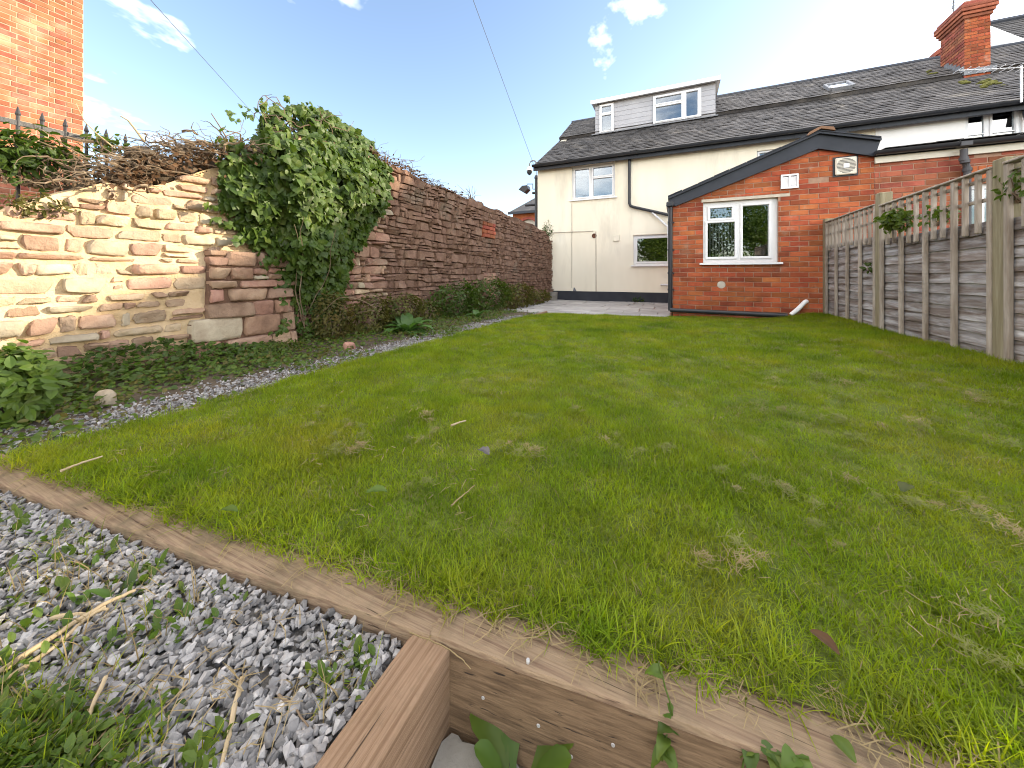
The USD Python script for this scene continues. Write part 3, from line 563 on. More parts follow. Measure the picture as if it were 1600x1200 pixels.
cb = MB(); cb.tube([pz(893.5, 318, .008), pz(893.5, 450, .008)], .008, 5).tube([pz(862, 363.5, .008), pz(927, 361, .008)], .011, 5).tube([pz(931, 362, .004), pz(931.5, 455, .004)], .012, 5)
obj('wall_cable', cb, M['stonecast'], hs)
x, z = WY(897, 451); obj('cable_stain', MB().poly(Polygon([(x - .04, .125), (x + .09, .125), (x + .02, .26), (x - .01, .26)]), .0005, .003, frameY(YH)), M['lead'], hs)
# white neighbour
nw = rectY(1508, 175, 1597, 240)
wallslab('wall', rbox(HXM + .001, HX1 + 1.4, -.25, EAVE - .02).difference(rbox(*nw)), YH - .01, .12, M['white_wall'], nb)
window(nb, *nw, YH - .01, [(.07, .36, .1, .88), (.50, .90, .06, .93)], (1,), label='wide upper window of the white house', barh=.42, inset=.03)
x, z = WY(1597, 180); obj('wall_lamp', MB().tube([A(x, YH - .15, z - .12), A(x, YH - .08, z + .12)], .06, 8), M['black'], nb)
# skylight, chimney with bricks, aerial, parapets
def on_roof(px, py, ya=BY - .02, za=BZ + .10, yb=RY, zb=RZ):
    n = A(0, -(zb - za), yb - ya); d = ray(px, py); t = (n @ A(0, ya, za - EYE)) / (n @ d); return A(0, 0, EYE) + t * d
q = [on_roof(*p) for p in ((1287, 137), (1325, 131), (1331, 137), (1297, 144))]
c = np.mean(q, 0); U, V = A(1, 0, 0), unit(A(0, RY - BY, RZ - BZ - .10)); N = np.cross(U, V)
b = MB(); hw, hl = .24, .27
for a in (-1, 1): b.obox(c + U * (a * hw - .03) - V * hl, U * .06, V * 2 * hl, N * .09)
for a in (-1, 1): b.obox(c - U * (hw - .031) + V * (a * hl - .03), U * 2 * (hw - .031), V * .06, N * .088)
sk = obj('skylight', b, M['lead'], nb); obj('pane', MB().obox(c - U * (hw - .031) - V * (hl - .031) + N * .05, U * 2 * (hw - .031), V * 2 * (hl - .031), N * .01), M['glass'], sk)
ch = [on_roof(1503, 113), on_roof(1551, 108)]; cx0, cx1, cy = ch[0][0] - .0, ch[1][0], ch[0][1] - .08
cxw = cx1 - cx0; zt = EYE + (HZ + 2) / FPX * (cy / ray(1525, 0)[1]); cl = .85
ck = obj('chimney', MB().box(cx0 + .012, cx1 - .012, cy + .012, cy + cl, 5.1, zt), M['mortar'], nb, label='red brick chimney stack with corbelled top')
for fr, a0, a1 in ((frameY(cy + .012), cx0, cx1), ((A(cx0 + .012, 0, 0), A(0, 1, 0), A(0, 0, 1), A(-1, 0, 0)), cy, cy + cl)):
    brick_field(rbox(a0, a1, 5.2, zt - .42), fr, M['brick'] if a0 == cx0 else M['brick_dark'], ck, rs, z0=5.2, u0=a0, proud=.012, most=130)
for i, (e, z0) in enumerate(((.03, .42), (.06, .345), (.09, .27), (.09, .195), (.05, .12))):
    obj('corbel_course', MB().cbox(cx0 - e, cx1 + e, cy - e, cy + cl + e, zt - z0, zt - z0 + .068, .008), M['brick_dark'], ck)
b = MB().obox(A(cx0 - .02, cy - .03, ch[0][2] - .12), A(cxw + .1, 0, 0), A(0, .02, 0), A(0, 0, .13))
for k in range(5): s = cy + k * .13; b.box(cx0 - .03, cx0 - .002, s, s + .13, ch[0][2] - .1 + k * .09, ch[0][2] + .1 + k * .09)
obj('lead_flashing', b, M['lead'], ck)
pa, pb = onY(1462, 90, RY + .1), onY(1497, 50, RY + .1)
pg = Polygon([(pa[0], pa[1] - .4), (pa[0], pa[1]), (pb[0], pb[1]), (pb[0] + .5, pb[1] + .2), (pb[0] + .5, pa[1] - .4)])
obj('rear_stack', MB().poly(pg, -.25, 0, frameY(RY + .1)), M['brick_dark'], nb)
obj('stack_coping', MB().obox(A(pa[0] - .06, RY + .04, pa[1]), A(pb[0] + .56 - pa[0], 0, pb[1] + .2 - pa[1]), A(0, .36, 0), A(0, 0, .12)), M['brick_dark'], nb)
def moss(px, py, n, r, rs, f):
    b = MB()
    for _ in range(n):
        c = f(px + rs.normal(0, r), py + rs.normal(0, r * .25)); m = trimesh.creation.icosphere(1, 1.0); b.add(m.vertices * (A(.05, .05, .025) * rs.uniform(.6, 1.5)) + c + A(0, -.01, .012), m.faces)
    return b
lowroof = lambda px, py: on_roof(px, py, *EV, BY + .12, BZ + .06)
b = moss(1545, 132, 26, 11, rs, lowroof); b.add(*moss(1505, 130, 8, 6, rs, lowroof).get()); b.add(*moss(1455, 116, 6, 6, rs, on_roof).get())
obj('moss', b, M['moss'], nb, kind='stuff')
# taller roof further along the row
tr = thing('far_house', 'taller slate roofed house behind the chimney with white parapet', 'house')
FX, FY, FZ = 8.81, 16.5, 8.43
roof(tr, FX, 13.2, FY - 2.4, FZ - 2.25, FY, FZ, .12, rs, most=0)
obj('rear_roof', MB().obox(A(FX, FY + .002, FZ - .002), A(4.39, 0, 0), A(0, 2.4, -2.25), A(0, -.08, -.08)), M['slates_s'], tr)
obj('ridge_tile', MB().tube([A(FX, FY, FZ), A(13.2, FY, FZ)], .10, 8), M['board'], tr)
obj('parapet_wall', MB().poly(Polygon([(FY - 2.5, FZ - 2.9), (FY, FZ - .55), (FY + 2.4, FZ - 2.9), (FY + 2.4, FZ - 2.2), (FY, FZ + .03), (FY - 2.5, FZ - 2.28)]), -.28, -.002, frameX(FX)), M['white_wall'], tr)
obj('body', MB().box(FX - .2, 13.2, FY - 2.2, FY + 2.2, -.2, FZ - 2.4), M['brick_dark'], tr)
def yagi(name, label, base, h, L, n, ax, m):
    t = thing(name, label, 'aerial'); base = A(*base); top = base + A(0, 0, h)
    obj('mast', MB().tube([base, top], .016, 6), m, t); b = MB(); ax = unit(A(*ax)); sd = np.cross(ax, A(0, 0, 1)); o = top - A(0, 0, .03)
    b.tube([o - ax * L * .3, o + ax * L * .7], .009, 5); obj('boom', b, m, t)
    for i in range(n): c = o + ax * L * (-.3 + i / (n - 1)); obj('element', MB().tube([c - sd * (.17 - .006 * i), c + sd * (.17 - .006 * i)], .006, 4), m, t)
x, z = onY(1490, 50, RY + .2)
yagi('tv_aerial', 'thin television aerial on a mast beside the chimney top', (x, RY + .2, z), onY(1487, 2, RY + .2)[1] - z, .9, 9, (-.4, -1, .2), M['lead'])
x, z = onY(1596, 160, YH - .3)
t = yagi('tv_aerial', 'white pole television aerial above the gutter of the white house', (x, YH - .3, z), onY(1596, 103, YH - .3)[1] - z, 1.2, 12, (-1, -.1, .12), M['upvc'])

# ================================================================ brick extension with its gable, and the low brick range beside it
rs = np.random.default_rng(99)
EX0 = onY(1050, 487, YE)[0] + .01
ex = thing('brick_extension', 'red brick gabled extension with white window and black bargeboards', 'extension')
e = lambda px, py: onY(px, py, YE)
ap_in, ap_out = e(1278, 232), e(1278, 211)
XR = e(1366, 245)[0]
gable = Polygon([(EX0, -.2), (EX0, e(1052, 322)[1]), ap_in, (XR, e(1363, 244)[1]), (XR, -.2)])
def re(a, b, c, d): (x0, z1), (x1, _), (_, z0) = e(a, b), e(c, b), e(a, d); return x0, x1, z0, z1
ew = re(1098.5, 316.5, 1216, 411); ew = (ew[0], ew[1], ew[2], ew[3] - .0)
gw = gable.difference(rbox(*ew))
wallslab('wall', gw, YE, .2, M['mortar'], ex)
lint = rbox(ew[0] - .02, ew[1] + .14, ew[3] + .002, ew[3] + .045)
fld = gw.difference(lint.buffer(.004, join_style=2)); plug = e(1127, 445)
from shapely.geometry import Point
brick_field(fld.difference(Point(*plug).buffer(.058)), frameY(YE), M['brick'], ex, rs, z0=-.1, u0=EX0, first=lambda c: c.y < 0, most=300)
obj('lintel', MB().poly(lint, -.02, .004, frameY(YE)), M['stonecast'], ex)
obj('pipe_plug', MB().poly(Point(*plug).buffer(.056, 6), -.02, .006, frameY(YE)), M['stonecast'], ex)
obj('side_wall', MB().box(EX0 + .002, EX0 + .2, YE + .202, YH - .001, -.2, e(1052, 322)[1]), M['brick'], ex)
window(ex, *ew, YE, [(.105, .405, .735, .90), (.07, .445, .10, .66), (.555, .89, .10, .905)], (0, 1, 2), label='large white casement window with three panes', blind=True)
top = [e(1044, 313), e(1277, 212), e(1372, 223)]; bot = [e(1055, 323), e(1277, 234), e(1364, 246)]
bg = Polygon(top + bot[::-1])
obj('bargeboard', MB().poly(bg, .0, .05, frameY(YE - .01)), M['board'], ex)
for (a, b, nm) in ((top[0], top[1], 'l'), (top[1], top[2], 'r')):
    d = A(b[0] - a[0], 0, b[1] - a[1]); o = A(a[0], YE - .10, a[1] + .002)
    obj('roof', MB().obox(o, d, A(0, YH - YE + .098, 0), A(0, 0, .035)), M['board'], ex)
    b_ = MB(); n = int(np.linalg.norm(d) / .22)
    for k in range(n): b_.obox(o + d * (k / n) + A(0, -.012, .036 + rs.normal(0, .003)), d * (.96 / n), A(0, .35, 0), A(0, 0, .012))
    obj('verge_slate', b_, M['board'], ex, kind='stuff')
ax_, az_ = ap_out; rp = Polygon([(ax_ - .15, az_ - .03), (ax_ - .13, az_ + .02), (ax_, az_ + .085), (ax_ + .14, az_ + .05), (ax_ + .16, az_ + .0), (ax_, az_ + .05)])
obj('ridge_tile', MB().poly(rp, -1.2, .13, frameY(YE)), M['terracotta'], ex)
vp = e(1209, 233); obj('vent_pipe', MB().tube([A(vp[0], YE + .4, vp[1] - .3), A(vp[0], YE + .4, vp[1] + .03)], .05, 10), M['black'], ex)
# louvre vent, extractor fan
vx0, vx1, vz0, vz1 = re(1219.5, 274, 1247, 296)
v = obj('louvre_vent', MB().poly(rbox(vx0, vx1, vz0, vz1).difference(rbox(vx0 + .02, vx1 - .02, vz0 + .025, vz1 - .025)).union(rbox((vx0 + vx1) / 2 - .01, (vx0 + vx1) / 2 + .01, vz0, vz1)), .005, .03, frameY(YE)), M['upvc'], ex)
for k in range(9):
    z = vz0 + .03 + k * (vz1 - vz0 - .06) / 9; obj('louvre', MB().obox(A(vx0 + .02, YE - .012, z), A(vx1 - vx0 - .04, 0, 0), A(0, -.012, -.008), A(0, .004, .014)), M['upvc'], v)
fx0, fx1, fz0, fz1 = re(1303.5, 248.5, 1337.5, 275); fc = A((fx0 + fx1) / 2, (fz0 + fz1) / 2)
f = obj('extractor_fan', MB().cbox(fx0, fx1, YE - .045, YE - .012, fz0, fz1, .012), M['fan'], ex, label='cream extractor fan grille on a black backing')
obj('backing', MB().box(fx0 - .02, fx1 + .02, YE - .0115, YE - .006, fz0 - .02, fz1 + .02), M['black'], f)
R = min(fx1 - fx0, fz1 - fz0) * .44
for k in range(11):
    z = fc[1] + R * (-.9 + k * .18); hw = math.sqrt(max(R * R - (z - fc[1]) ** 2, 0))
    for s0, s1 in (((-hw, -.035), (.035, hw)) if abs(z - fc[1]) < .035 else ((-hw, hw),)): obj('slot', MB().box(fc[0] + s0, fc[0] + s1, YE - .0475, YE - .044, z, z + .008), M['black'], f)
obj('hub', MB().cbox(fc[0] - .032, fc[0] + .032, YE - .052, YE - .044, fc[1] - .03, fc[1] + .03, .004), M['upvc'], f)
# downpipe, hopper and ground pipe, white spout
dp = lambda px, py, off=.07: A(onY(px, py, YE - off)[0], YE - off, onY(px, py, YE - off)[1])
x0 = EX0 - .035; z0, z1 = .02, e(1047, 318)[1]
obj('downpipe', MB().tube([A(x0, YE - .05, z0), A(x0, YE - .05, z1 - .02)], .034, 12), M['black'], ex, True)
obj('gutter_end', MB().cbox(x0 - .06, x0 + .05, YE - .12, YE + .6, z1 - .07, z1 + .015, .015), M['black'], ex)
for z in (.35, 1.0, 1.45, .62): obj('pipe_clip', MB().tube([A(x0, YE - .05, z), A(x0, YE - .05, z + .03)], .041, 12).box(x0, x0 + .06, YE - .03, YE - .006, z, z + .02), M['black'], ex)
obj('ground_pipe', MB().tube([A(x0, YE - .09, .035), A(x0 + .1, YE - .1, .033), dp(1230, 493, .09)], .034, 10), M['black'], ex, True)
obj('white_spout', MB().tube([dp(1236, 492, .14), dp(1247, 483, .12), dp(1257.5, 472, .10), dp(1260, 471, .06)], .03, 10), M['upvc'], ex, True)
# the low range to the right
lr = thing('brick_outbuilding', 'low red brick range with black gutter and white fascia right of the gable', 'outbuilding')
XL = XR + .001; fz = e(1368, 256)[1]; ow = re(1513, 288, 1600, 392)
lw = rbox(XL, 7.4, -.2, fz + .02).difference(rbox(*ow))
wallslab('wall', lw, YE + .006, .2, M['mortar'], lr)
sold = rbox(ow[0] - .06, 6.4, ow[3] + .004, ow[3] + .225)
brick_field(lw.difference(sold.buffer(.004)).difference(rbox(6.0, 9, -1, 3)).difference(rbox(0, 9, -1, .35)), frameY(YE + .006), M['brick_dark'], lr, rs, z0=-.1, u0=XL + .06, first=lambda c: -c.y, most=220)
x = sold.bounds[0]
while x < 6.0: obj('soldier_brick', MB().poly(rbox(x, x + .065, ow[3] + .008, ow[3] + .22), -.02, .006, frameY(YE + .006)), M['brick'], lr); x += .075
window(lr, *ow, YE + .006, [(.04, .30, .05, .93), (.36, .66, .05, .93), (.72, .96, .05, .93)], (), True, label='white framed window behind the fence trellis')
gzz = e(1368, 243)[1]
obj('fascia', MB().box(XL, 7.4, YE - .03, YE - .002, fz, fz + .085), M['fan'], lr)
gt = MB(); k = np.linspace(np.pi, 2 * np.pi, 7); pr = np.c_[np.cos(k), np.sin(k)] * .055; yg, zg = YE - .092, fz + .145; n = 7
V = [[xx, yg + a * s, zg + b * s] for xx in (XL - .03, 7.4) for s in (1, .92) for a, b in pr]
for off in (0, n): gt.add(V, [[off + i, off + i + 1, off + i + 1 + 2 * n, off + i + 2 * n] for i in range(n - 1)])
gt.add([[XL - .03, yg + a, zg + b] for a, b in pr] + [[XL - .03, yg, zg]], [[i, i + 1, n] for i in range(n - 1)])
obj('gutter', gt, M['black'], lr, True)
obj('eaves_board', MB().box(XL, 7.4, YE - .035, YE - .002, fz + .087, fz + .16), M['board'], lr)
roof(lr, XL + .08, 7.4, YE - .07, fz + .17, YH - .02, fz + .55, .03, rs, most=0, gauge=.2, w=.25)
pc = lambda px, py, off: A(onY(px, py, YE - off)[0], YE - off, onY(px, py, YE - off)[1])
xx = pc(1506, 240, .09)[0]; zc = lambda py: pc(1506, py, .09)[2]
b = MB().tube([A(xx, YE - .09, zc(233)), A(xx, YE - .09, zc(247)), A(xx + .02, YE - .07, zc(252)), A(xx + .05, YE - .05, zc(262)), A(xx + .05, YE - .05, -.1)], .034, 12)
for py, dx in ((246, 0), (250, .01), (262, .05)): b.tube([A(xx + dx, YE - (.09 if py < 255 else .05), zc(py)), A(xx + dx, YE - (.09 if py < 255 else .05), zc(py) - .04)], .043, 12)
b.box(xx - .05, xx + .05, YE - .15, YE - .04, fz + .09, fz + .14)
obj('downpipe', b, M['cable'], lr, 30)

# ================================================================ tall orange brick building on the left
rs = np.random.default_rng(31); TX = -8.4; ty1 = onX(130, 100, TX)[0]
tw = thing('brick_building', 'tall sunlit orange brick building beyond the stone wall', 'building')
tf_ = rbox(-9, ty1, -.2, 9.5)
obj('wall', MB().poly(tf_, -6, 0, frameX(TX)), M['mortar_tower'], tw)
brick_field(rbox(ty1 - 2.2, ty1, .6, 6.6), frameX(TX), M['brick_tower'], tw, rs, z0=0, u0=ty1, proud=.006, first=lambda c: abs(c.x - ty1 + .5) + abs(c.y - 3.4) * .15, most=300, flemish=True)
y, z = onX(3, 183, TX); obj('air_brick', MB().poly(rbox(y - .12, y + .02, z - .1, z + .12), 0, .012, frameX(TX)), M['brick_dark'], tw)
# small brick building with hipped slate roof, far beyond the wall
sb = thing('far_brick_house', 'distant brick house with hipped slate roof and arched window', 'house')
Yf = 20.0; (fx, fz_), (rx, rz) = onY(798, 332, Yf), onY(845, 293, Yf)
wl = rbox(fx + .15, fx + 7, -.2, fz_); ac = onY(825, 347, Yf)
arch = Point(ac[0], ac[1] - .45).buffer(.62, 12)
wallslab('wall', wl.difference(arch), Yf, .3, M['brick'], sb)
obj('window', MB().poly(arch, -.2, -.1, frameY(Yf)), M['stonecast'], sb)
obj('arch_trim', MB().poly(arch.buffer(.14).difference(arch).intersection(rbox(-99, 99, ac[1] - .45, 99)), .0, .05, frameY(Yf)), M['brick_dark'], sb)
V = [[fx, Yf - .2, fz_], [fx + 7.4, Yf - .2, fz_], [fx + 7.4, Yf + 6, fz_], [fx, Yf + 6, fz_], [fx + 2.2, Yf + 2.8, fz_ + 2.1], [fx + 5.2, Yf + 2.8, fz_ + 2.1]]
obj('roof', (np.array(V), np.array([[0, 1, 5], [0, 5, 4], [0, 4, 3], [1, 2, 5], [2, 3, 4], [2, 4, 5]])), M['slates_s'], sb)
obj('gutter', MB().box(fx - .05, fx + 7.4, Yf - .3, Yf - .19, fz_ - .16, fz_ - .02), M['board'], sb)
# camera and floodlight pole
cp = thing('camera_pole', 'dark street pole carrying a floodlight and dome camera behind the house corner', 'pole'); YP = 14.0
g_ = lambda px, py: A(onY(px, py, YP)[0], YP, onY(px, py, YP)[1])
obj('pole', MB().tube([A(g_(838, 0)[0], YP, -.2), g_(838, 276)], .062, 12).tube([g_(838, 279), g_(838, 277), g_(838, 274)], [.085, .085, .05], 12), M['iron'], cp)
obj('pipe', MB().tube([g_(838, 276), g_(837.7, 256)], .014, 8), M['lead'], cp)
k = np.linspace(0, np.pi, 9); a0, a1 = g_(827.5, 257), g_(837.7, 257); R = (a1[0] - a0[0]) / 2
obj('swan_neck', MB().tube([a0 - A(0, 0, .12)] + [A((a0[0] + a1[0]) / 2 - R * math.cos(t), YP, a0[2] + R * math.sin(t)) for t in k], .03, 8), M['lead'], cp, True)
c = g_(827.3, 266); prof = MB().tube([c + A(0, 0, .16), c + A(0, 0, .06), c, c - A(0, 0, .02)], [.04, .10, .125, .125], 14); dome_ = obj('camera_housing', prof, M['upvc'], cp, 40)
obj('camera_dome', MB().tube([c - A(0, 0, .025), c - A(0, 0, .09), c - A(0, 0, .16), c - A(0, 0, .20)], [.115, .11, .08, .02], 14), M['black'], cp, True)
obj('arm', MB().tube([g_(838, 295.5), g_(832.5, 295.5), g_(832.5, 287.5), g_(823.5, 287.5), g_(823.5, 291)], .022, 6), M['lead'], cp)
q = [g_(*p) for p in ((812.5, 297.5), (818, 291.5), (825.5, 290.5), (827, 296), (821, 302.5))]
hull = np.vstack([np.array(q) + A(0, -.16, 0), np.array(q) + A(0, .16, 0)]); obj('floodlight', MB().tm(trimesh.convex.convex_hull(hull)), M['black'], cp)
obj('bracket', MB().tube([g_(821, 321), g_(840, 319.5)], .05, 8).tube([g_(832, 301.5), g_(838, 301.5)], .05, 8), M['iron'], cp)

# ================================================================ fence on the right
rs = np.random.default_rng(44)
def upright(x0, x1, y0, y1, z0, z1, cut=.0, seed=0):
    return MB().cbox(x0, x1, y0, y1, z0, z1, .005)
posts = [(6.44, 1.385, 'mossy fence post nearest the brick extension'), (4.95, 1.44, 'tall mossy fence post with the leafy vine beside it'), (3.41, 1.345, 'stout greenish fence post at the right edge of the view'), (1.87, 1.34, 'fence post nearest the viewer, beyond the right edge')]
gf = thing('garden_fence', 'weathered waney board fence with trellis top along the right side of the lawn', 'fence')
for y, zt, lab in posts:
    obj('post', upright(XF - .045, XF + .055, y - .05, y + .05, -.2, zt), M['post'], gf, label=lab)
zoff = [.05, 0.0, .0]
plab = ['waney board fence panel with trellis top beside the brick extension', 'waney board fence panel with trellis top and leafy vine, between two tall posts', 'waney board fence panel with trellis top at the right edge of the view']
for i in range(3):
    ya, yb = posts[i + 1][0] + .052, posts[i][0] - .052; L = yb - ya; zo = zoff[i]; z0, zs, zr = .035 + zo * .6, .965 + zo, 1.295 + zo * .6
    nrow = 11; rh = (zs - z0) / nrow
    p = obj('panel', MB().cbox(XF - .058, XF + .01, ya, yb, zr, zr + .016, .004), M['batten'], gf, label=plab[i])
    for k in range(nrow):                                    # overlapping boards with a wavy lower edge
        ys = np.linspace(ya, yb, 26); zb = z0 + k * rh - .006 + .010 * nz(ys, k * 3.1 + i * 17, 0, 4, 5) * 2 + rs.normal(0, .003); ztp = z0 + (k + 1) * rh + .022
        if k == nrow - 1: ztp = zs + .02 * nz(ys, 9, i, 6, 2)
        ztp = np.broadcast_to(ztp, ys.shape); bulge = .006 * nz(ys, k, i, 5, 9)
        front = np.stack([np.c_[XF - .020 + .010 * 0 + bulge, ys, zb], np.c_[XF - .016 + bulge, ys, zb * .6 + ztp * .4], np.c_[XF - .004 + 0 * ys, ys, ztp], np.c_[XF + .003 + 0 * ys, ys, ztp], np.c_[XF - .011 + bulge, ys, zb]], 1)
        n, m_ = 26, 5; ii, jj = np.meshgrid(np.arange(n - 1), np.arange(m_), indexing='ij'); j2 = (jj + 1) % m_
        q = np.stack([ii * m_ + jj, ii * m_ + j2, (ii + 1) * m_ + j2, (ii + 1) * m_ + jj], -1).reshape(-1, 4)
        obj('slat', (front.reshape(-1, 3), q), M['slat'], p)
    for k in range(13):
        y = ya + .018 + (L - .036) * k / 12 + (rs.normal(0, .006) if 0 < k < 12 else 0); full = k % 3 == 0; w = .019 if full else .014
        zl = z0 - .02 if full else zs - rs.uniform(.05, .09)
        obj('batten' if full else 'trellis_upright', upright(XF - .052, XF - .024, y - w, y + w, zl, zr - .002), M['batten'], p)
    obj('trellis_bar', MB().cbox(XF - .022, XF - .004, ya, yb, zs + .13, zs + .155, .003), M['batten'], p)
    obj('trellis_bar', MB().cbox(XF - .022, XF - .004, ya, yb, zr - .06, zr - .036, .003), M['batten'], p)

# ================================================================ iron railings on the wall, cables
ry = [onX(px, 230, XW - .30)[0] for px in (28, 66, 102, 135, 166, 196)]
rl = thing('iron_railing', 'black iron spiked railing standing on top of the pale stone wall', 'railing')
sp = ry[1] - ry[0]; ys_ = [ry[0] - 3 * sp, ry[0] - 2 * sp, ry[0] - sp] + ry
XR_ = XW - .30
for y in ys_:
    zt = 1.46 if y > ry[0] - 1e-6 else 1.46
    zt = onX(28, 166, XR_)[1]
    obj('bar', MB().tube([A(XR_, y, float(topn(y)) - .1), A(XR_, y, zt - .055)], .0085, 8).tube([A(XR_, y, zt - .055), A(XR_, y, zt - .045), A(XR_, y, zt)], [.0085, .012, .0015], 8), M['iron'], rl)
zr = onX(60, 199, XR_)[1]
obj('rail', MB().box(XR_ - .006, XR_ + .006, ys_[0] - .1, ry[4] + .02, zr - .016, zr + .012), M['iron'], rl)
def pt3(px, py, f):
    d = ray(px, py); w = d / (-S * d[0] + C * d[1]); return A(0, 0, EYE) + w * f
def cable(label, a, b, sag, r):
    t = np.linspace(0, 1, 24)[:, None]; p = a + (b - a) * t; p[:, 2] -= sag * 4 * (t * (1 - t))[:, 0]
    c = obj('overhead_cable', MB().tube(p, r, 5), M['cable'], None, label=label, cat='cable', group=None)
a = A(HX0 - .05, YH - .2, EAVE - .02); b = pt3(740, 0, 6.0)
cable('thin overhead cable running from the corner of the cream house roof', a, a + (b - a) * 2.2, .02, .0045)
a = pt3(237, 0, 6.5); b = pt3(430, 215, 15)
cable('thin overhead cable crossing the blue sky down to the ivy', a + (a - b) * .6, b, .02, .006)

# ================================================================ leafy things
def tang(rs, n): return rs.normal(0, 1, (n, 3))
def bush(name, label, cat, c, r, n, size, kind, m, seed, hollow=.45, up=.5, stems=8, sm=None, group=None, flat=.0, zmin=-9):
    """Leaves through an uneven ellipsoid volume, with stems from its foot."""
    rs = np.random.default_rng(seed); c, r = A(*c), A(*r); t = thing(name, label, cat, group)
    d = unit(rs.normal(0, 1, (n * 2, 3))); rad = rs.uniform(hollow, 1, n * 2) ** .6; lump = 1 + .7 * nz(d[:, 0], d[:, 1], d[:, 2] + seed, 1.7, seed)
    p = c + d * rad[:, None] * lump[:, None] * r; p = p[p[:, 2] > max(zmin, c[2] - r[2] * .98)][:n]; n = len(p); d = unit(p - c)
    nr = unit(d + A(0, 0, up) + rs.normal(0, .45, (n, 3))); dr = unit(np.cross(nr, rs.normal(0, 1, (n, 3))) + A(0, 0, -.25) + d * .3)
    obj('foliage', leaves(p, dr, nr, size * rs.uniform(.6, 1.25, n), kind), m, t)
    b = MB()
    for k in range(stems):
        e = p[rs.integers(n)]; s = c + A(rs.normal(0, .2) * r[0], rs.normal(0, .2) * r[1], -r[2]); q = (s + e) / 2 + rs.normal(0, .06, 3) * r
        b.tube([s, q, e], [.006, .004, .002], 4, False)
    if stems: obj('stem', b, sm or M['twig'], t)
    return t
# ivy mass over the step in the wall
rs = np.random.default_rng(12)
ivp = [(400, 185), (430, 168), (462, 165), (500, 172), (528, 185), (560, 205), (592, 238), (612, 275), (604, 318), (575, 355), (553, 395), (540, 428), (536, 470), (540, 515), (505, 522), (484, 548), (462, 545), (458, 500), (452, 450), (438, 425), (410, 385), (388, 360), (372, 335), (350, 322), (346, 285), (362, 255), (385, 245), (398, 215)]
IP = Polygon([onX(*p, XW + .16) for p in ivp]).buffer(0)
iv = thing('ivy', 'big clump of glossy green ivy hanging over the step in the stone wall', 'ivy')
bb = IP.bounds; n = 9000; yy = rs.uniform(bb[0], bb[2], n); zz = rs.uniform(bb[1], bb[3], n)
import shapely
ok = shapely.contains_xy(IP, yy, zz); yy, zz = yy[ok], zz[ok]
dist = shapely.distance(shapely.points(yy, zz), IP.boundary); dep = np.minimum(.30, .03 + dist * .62) * np.clip((zz - .05) / .75, .35, 1)
lum = .34 * nz(yy, zz, 0, 2.8, 6) + .14 * nz(yy, zz, 0, 7, 7)
lay = rs.random(len(yy)); over = zz > topf(yy) - .06                # the crown stands free above the wall: leaves on both sides of it
xx = XW + .03 + (dep + lum * np.clip(dist * 4, 0, 1)) * np.where(lay < .72, 1, rs.uniform(.1, .9, len(yy)))
xx = np.where(over, XW - .18 + (rs.uniform(-1, 1, len(yy)) * .25 + np.where(lay < .6, .2, 0)) * np.clip(dist * 5, .2, 1.25) + lum, xx)
edge = np.clip(1 - dist / .14, 0, 1); yy = yy + edge * .16 * nz(yy, zz, 0, 4.5, 81); zz = zz + edge * .16 * nz(yy, zz, 5, 4.5, 82)
k_ = xx / (XW + .16); yy, zz = yy * k_, EYE + (zz - EYE) * k_      # the outline was sighted at the face of the ivy
ip = np.c_[xx, yy, zz]; lo = np.clip((.75 - zz) / .5, 0, 1)
gap = nz(yy, zz, xx, 5, 15, 2) > -.15 - .1 * (lay < .3); gap &= rs.random(len(yy)) > lo * .15; ip, lo = ip[gap], lo[gap]; n = len(ip)
nr = unit(A(1.0, 0, .35) + rs.normal(0, .55, (n, 3))); dr = unit(A(.25, 0, -1) + rs.normal(0, .5, (n, 3)))
sz = rs.uniform(.05, .098, n) * (1 - .45 * lo)
ex_p, ex_d, ex_n = [], [], []                                        # ragged runners beyond the outline
for k in range(90):
    b_ = IP.exterior.interpolate(rs.random(), normalized=True); c_y, c_z = IP.centroid.x, IP.centroid.y; o_ = unit(A(0, b_.x - c_y, (b_.y - c_z) * .7)) if b_.y > .9 else unit(A(0, rs.normal(0, .6), -.5))
    q = wander(rs, A(XW + (.07 if b_.y < 1.6 else -.05), b_.x, b_.y), o_ + A(.3, 0, -.15), rs.integers(3, 8), .028, .35)
    for p_ in q: ex_p.append(p_ + rs.normal(0, .012, 3)); ex_d.append(A(.2, 0, -1) + rs.normal(0, .5, 3)); ex_n.append(A(1, 0, .4) + rs.normal(0, .5, 3))
ip, dr, nr = np.vstack([ip, ex_p]), np.vstack([dr, unit(ex_d)]), np.vstack([nr, unit(ex_n)]); sz = np.r_[sz, rs.uniform(.03, .065, len(ex_p))]; n = len(ip)
order = np.argsort(-sz * (ip[:, 0] > XW + .1)); mk = 'ivy'
for i in order[:300]: obj('leaf', leaves(ip[i:i + 1], dr[i:i + 1], nr[i:i + 1], sz[i], 'ivy'), M['ivy'], iv)
r_ = order[300:]; obj('foliage', leaves(ip[r_], dr[r_], nr[r_], sz[r_], 'ivy'), M['ivy'], iv, kind='stuff')
b = MB()
for k in range(14):
    i = rs.integers(n); p0 = ip[i].copy(); p0[0] = XW + .03 if p0[2] < topf(p0[1]) else p0[0]
    b.tube(wander(rs, A(XW + .03, 2.15 + rs.normal(0, .08), -.03), unit(p0 - A(XW, 2.15, 0)), 14, np.linalg.norm(p0 - A(XW, 2.15, 0)) / 13, .16), np.linspace(.006, .002, 14), 5, False)
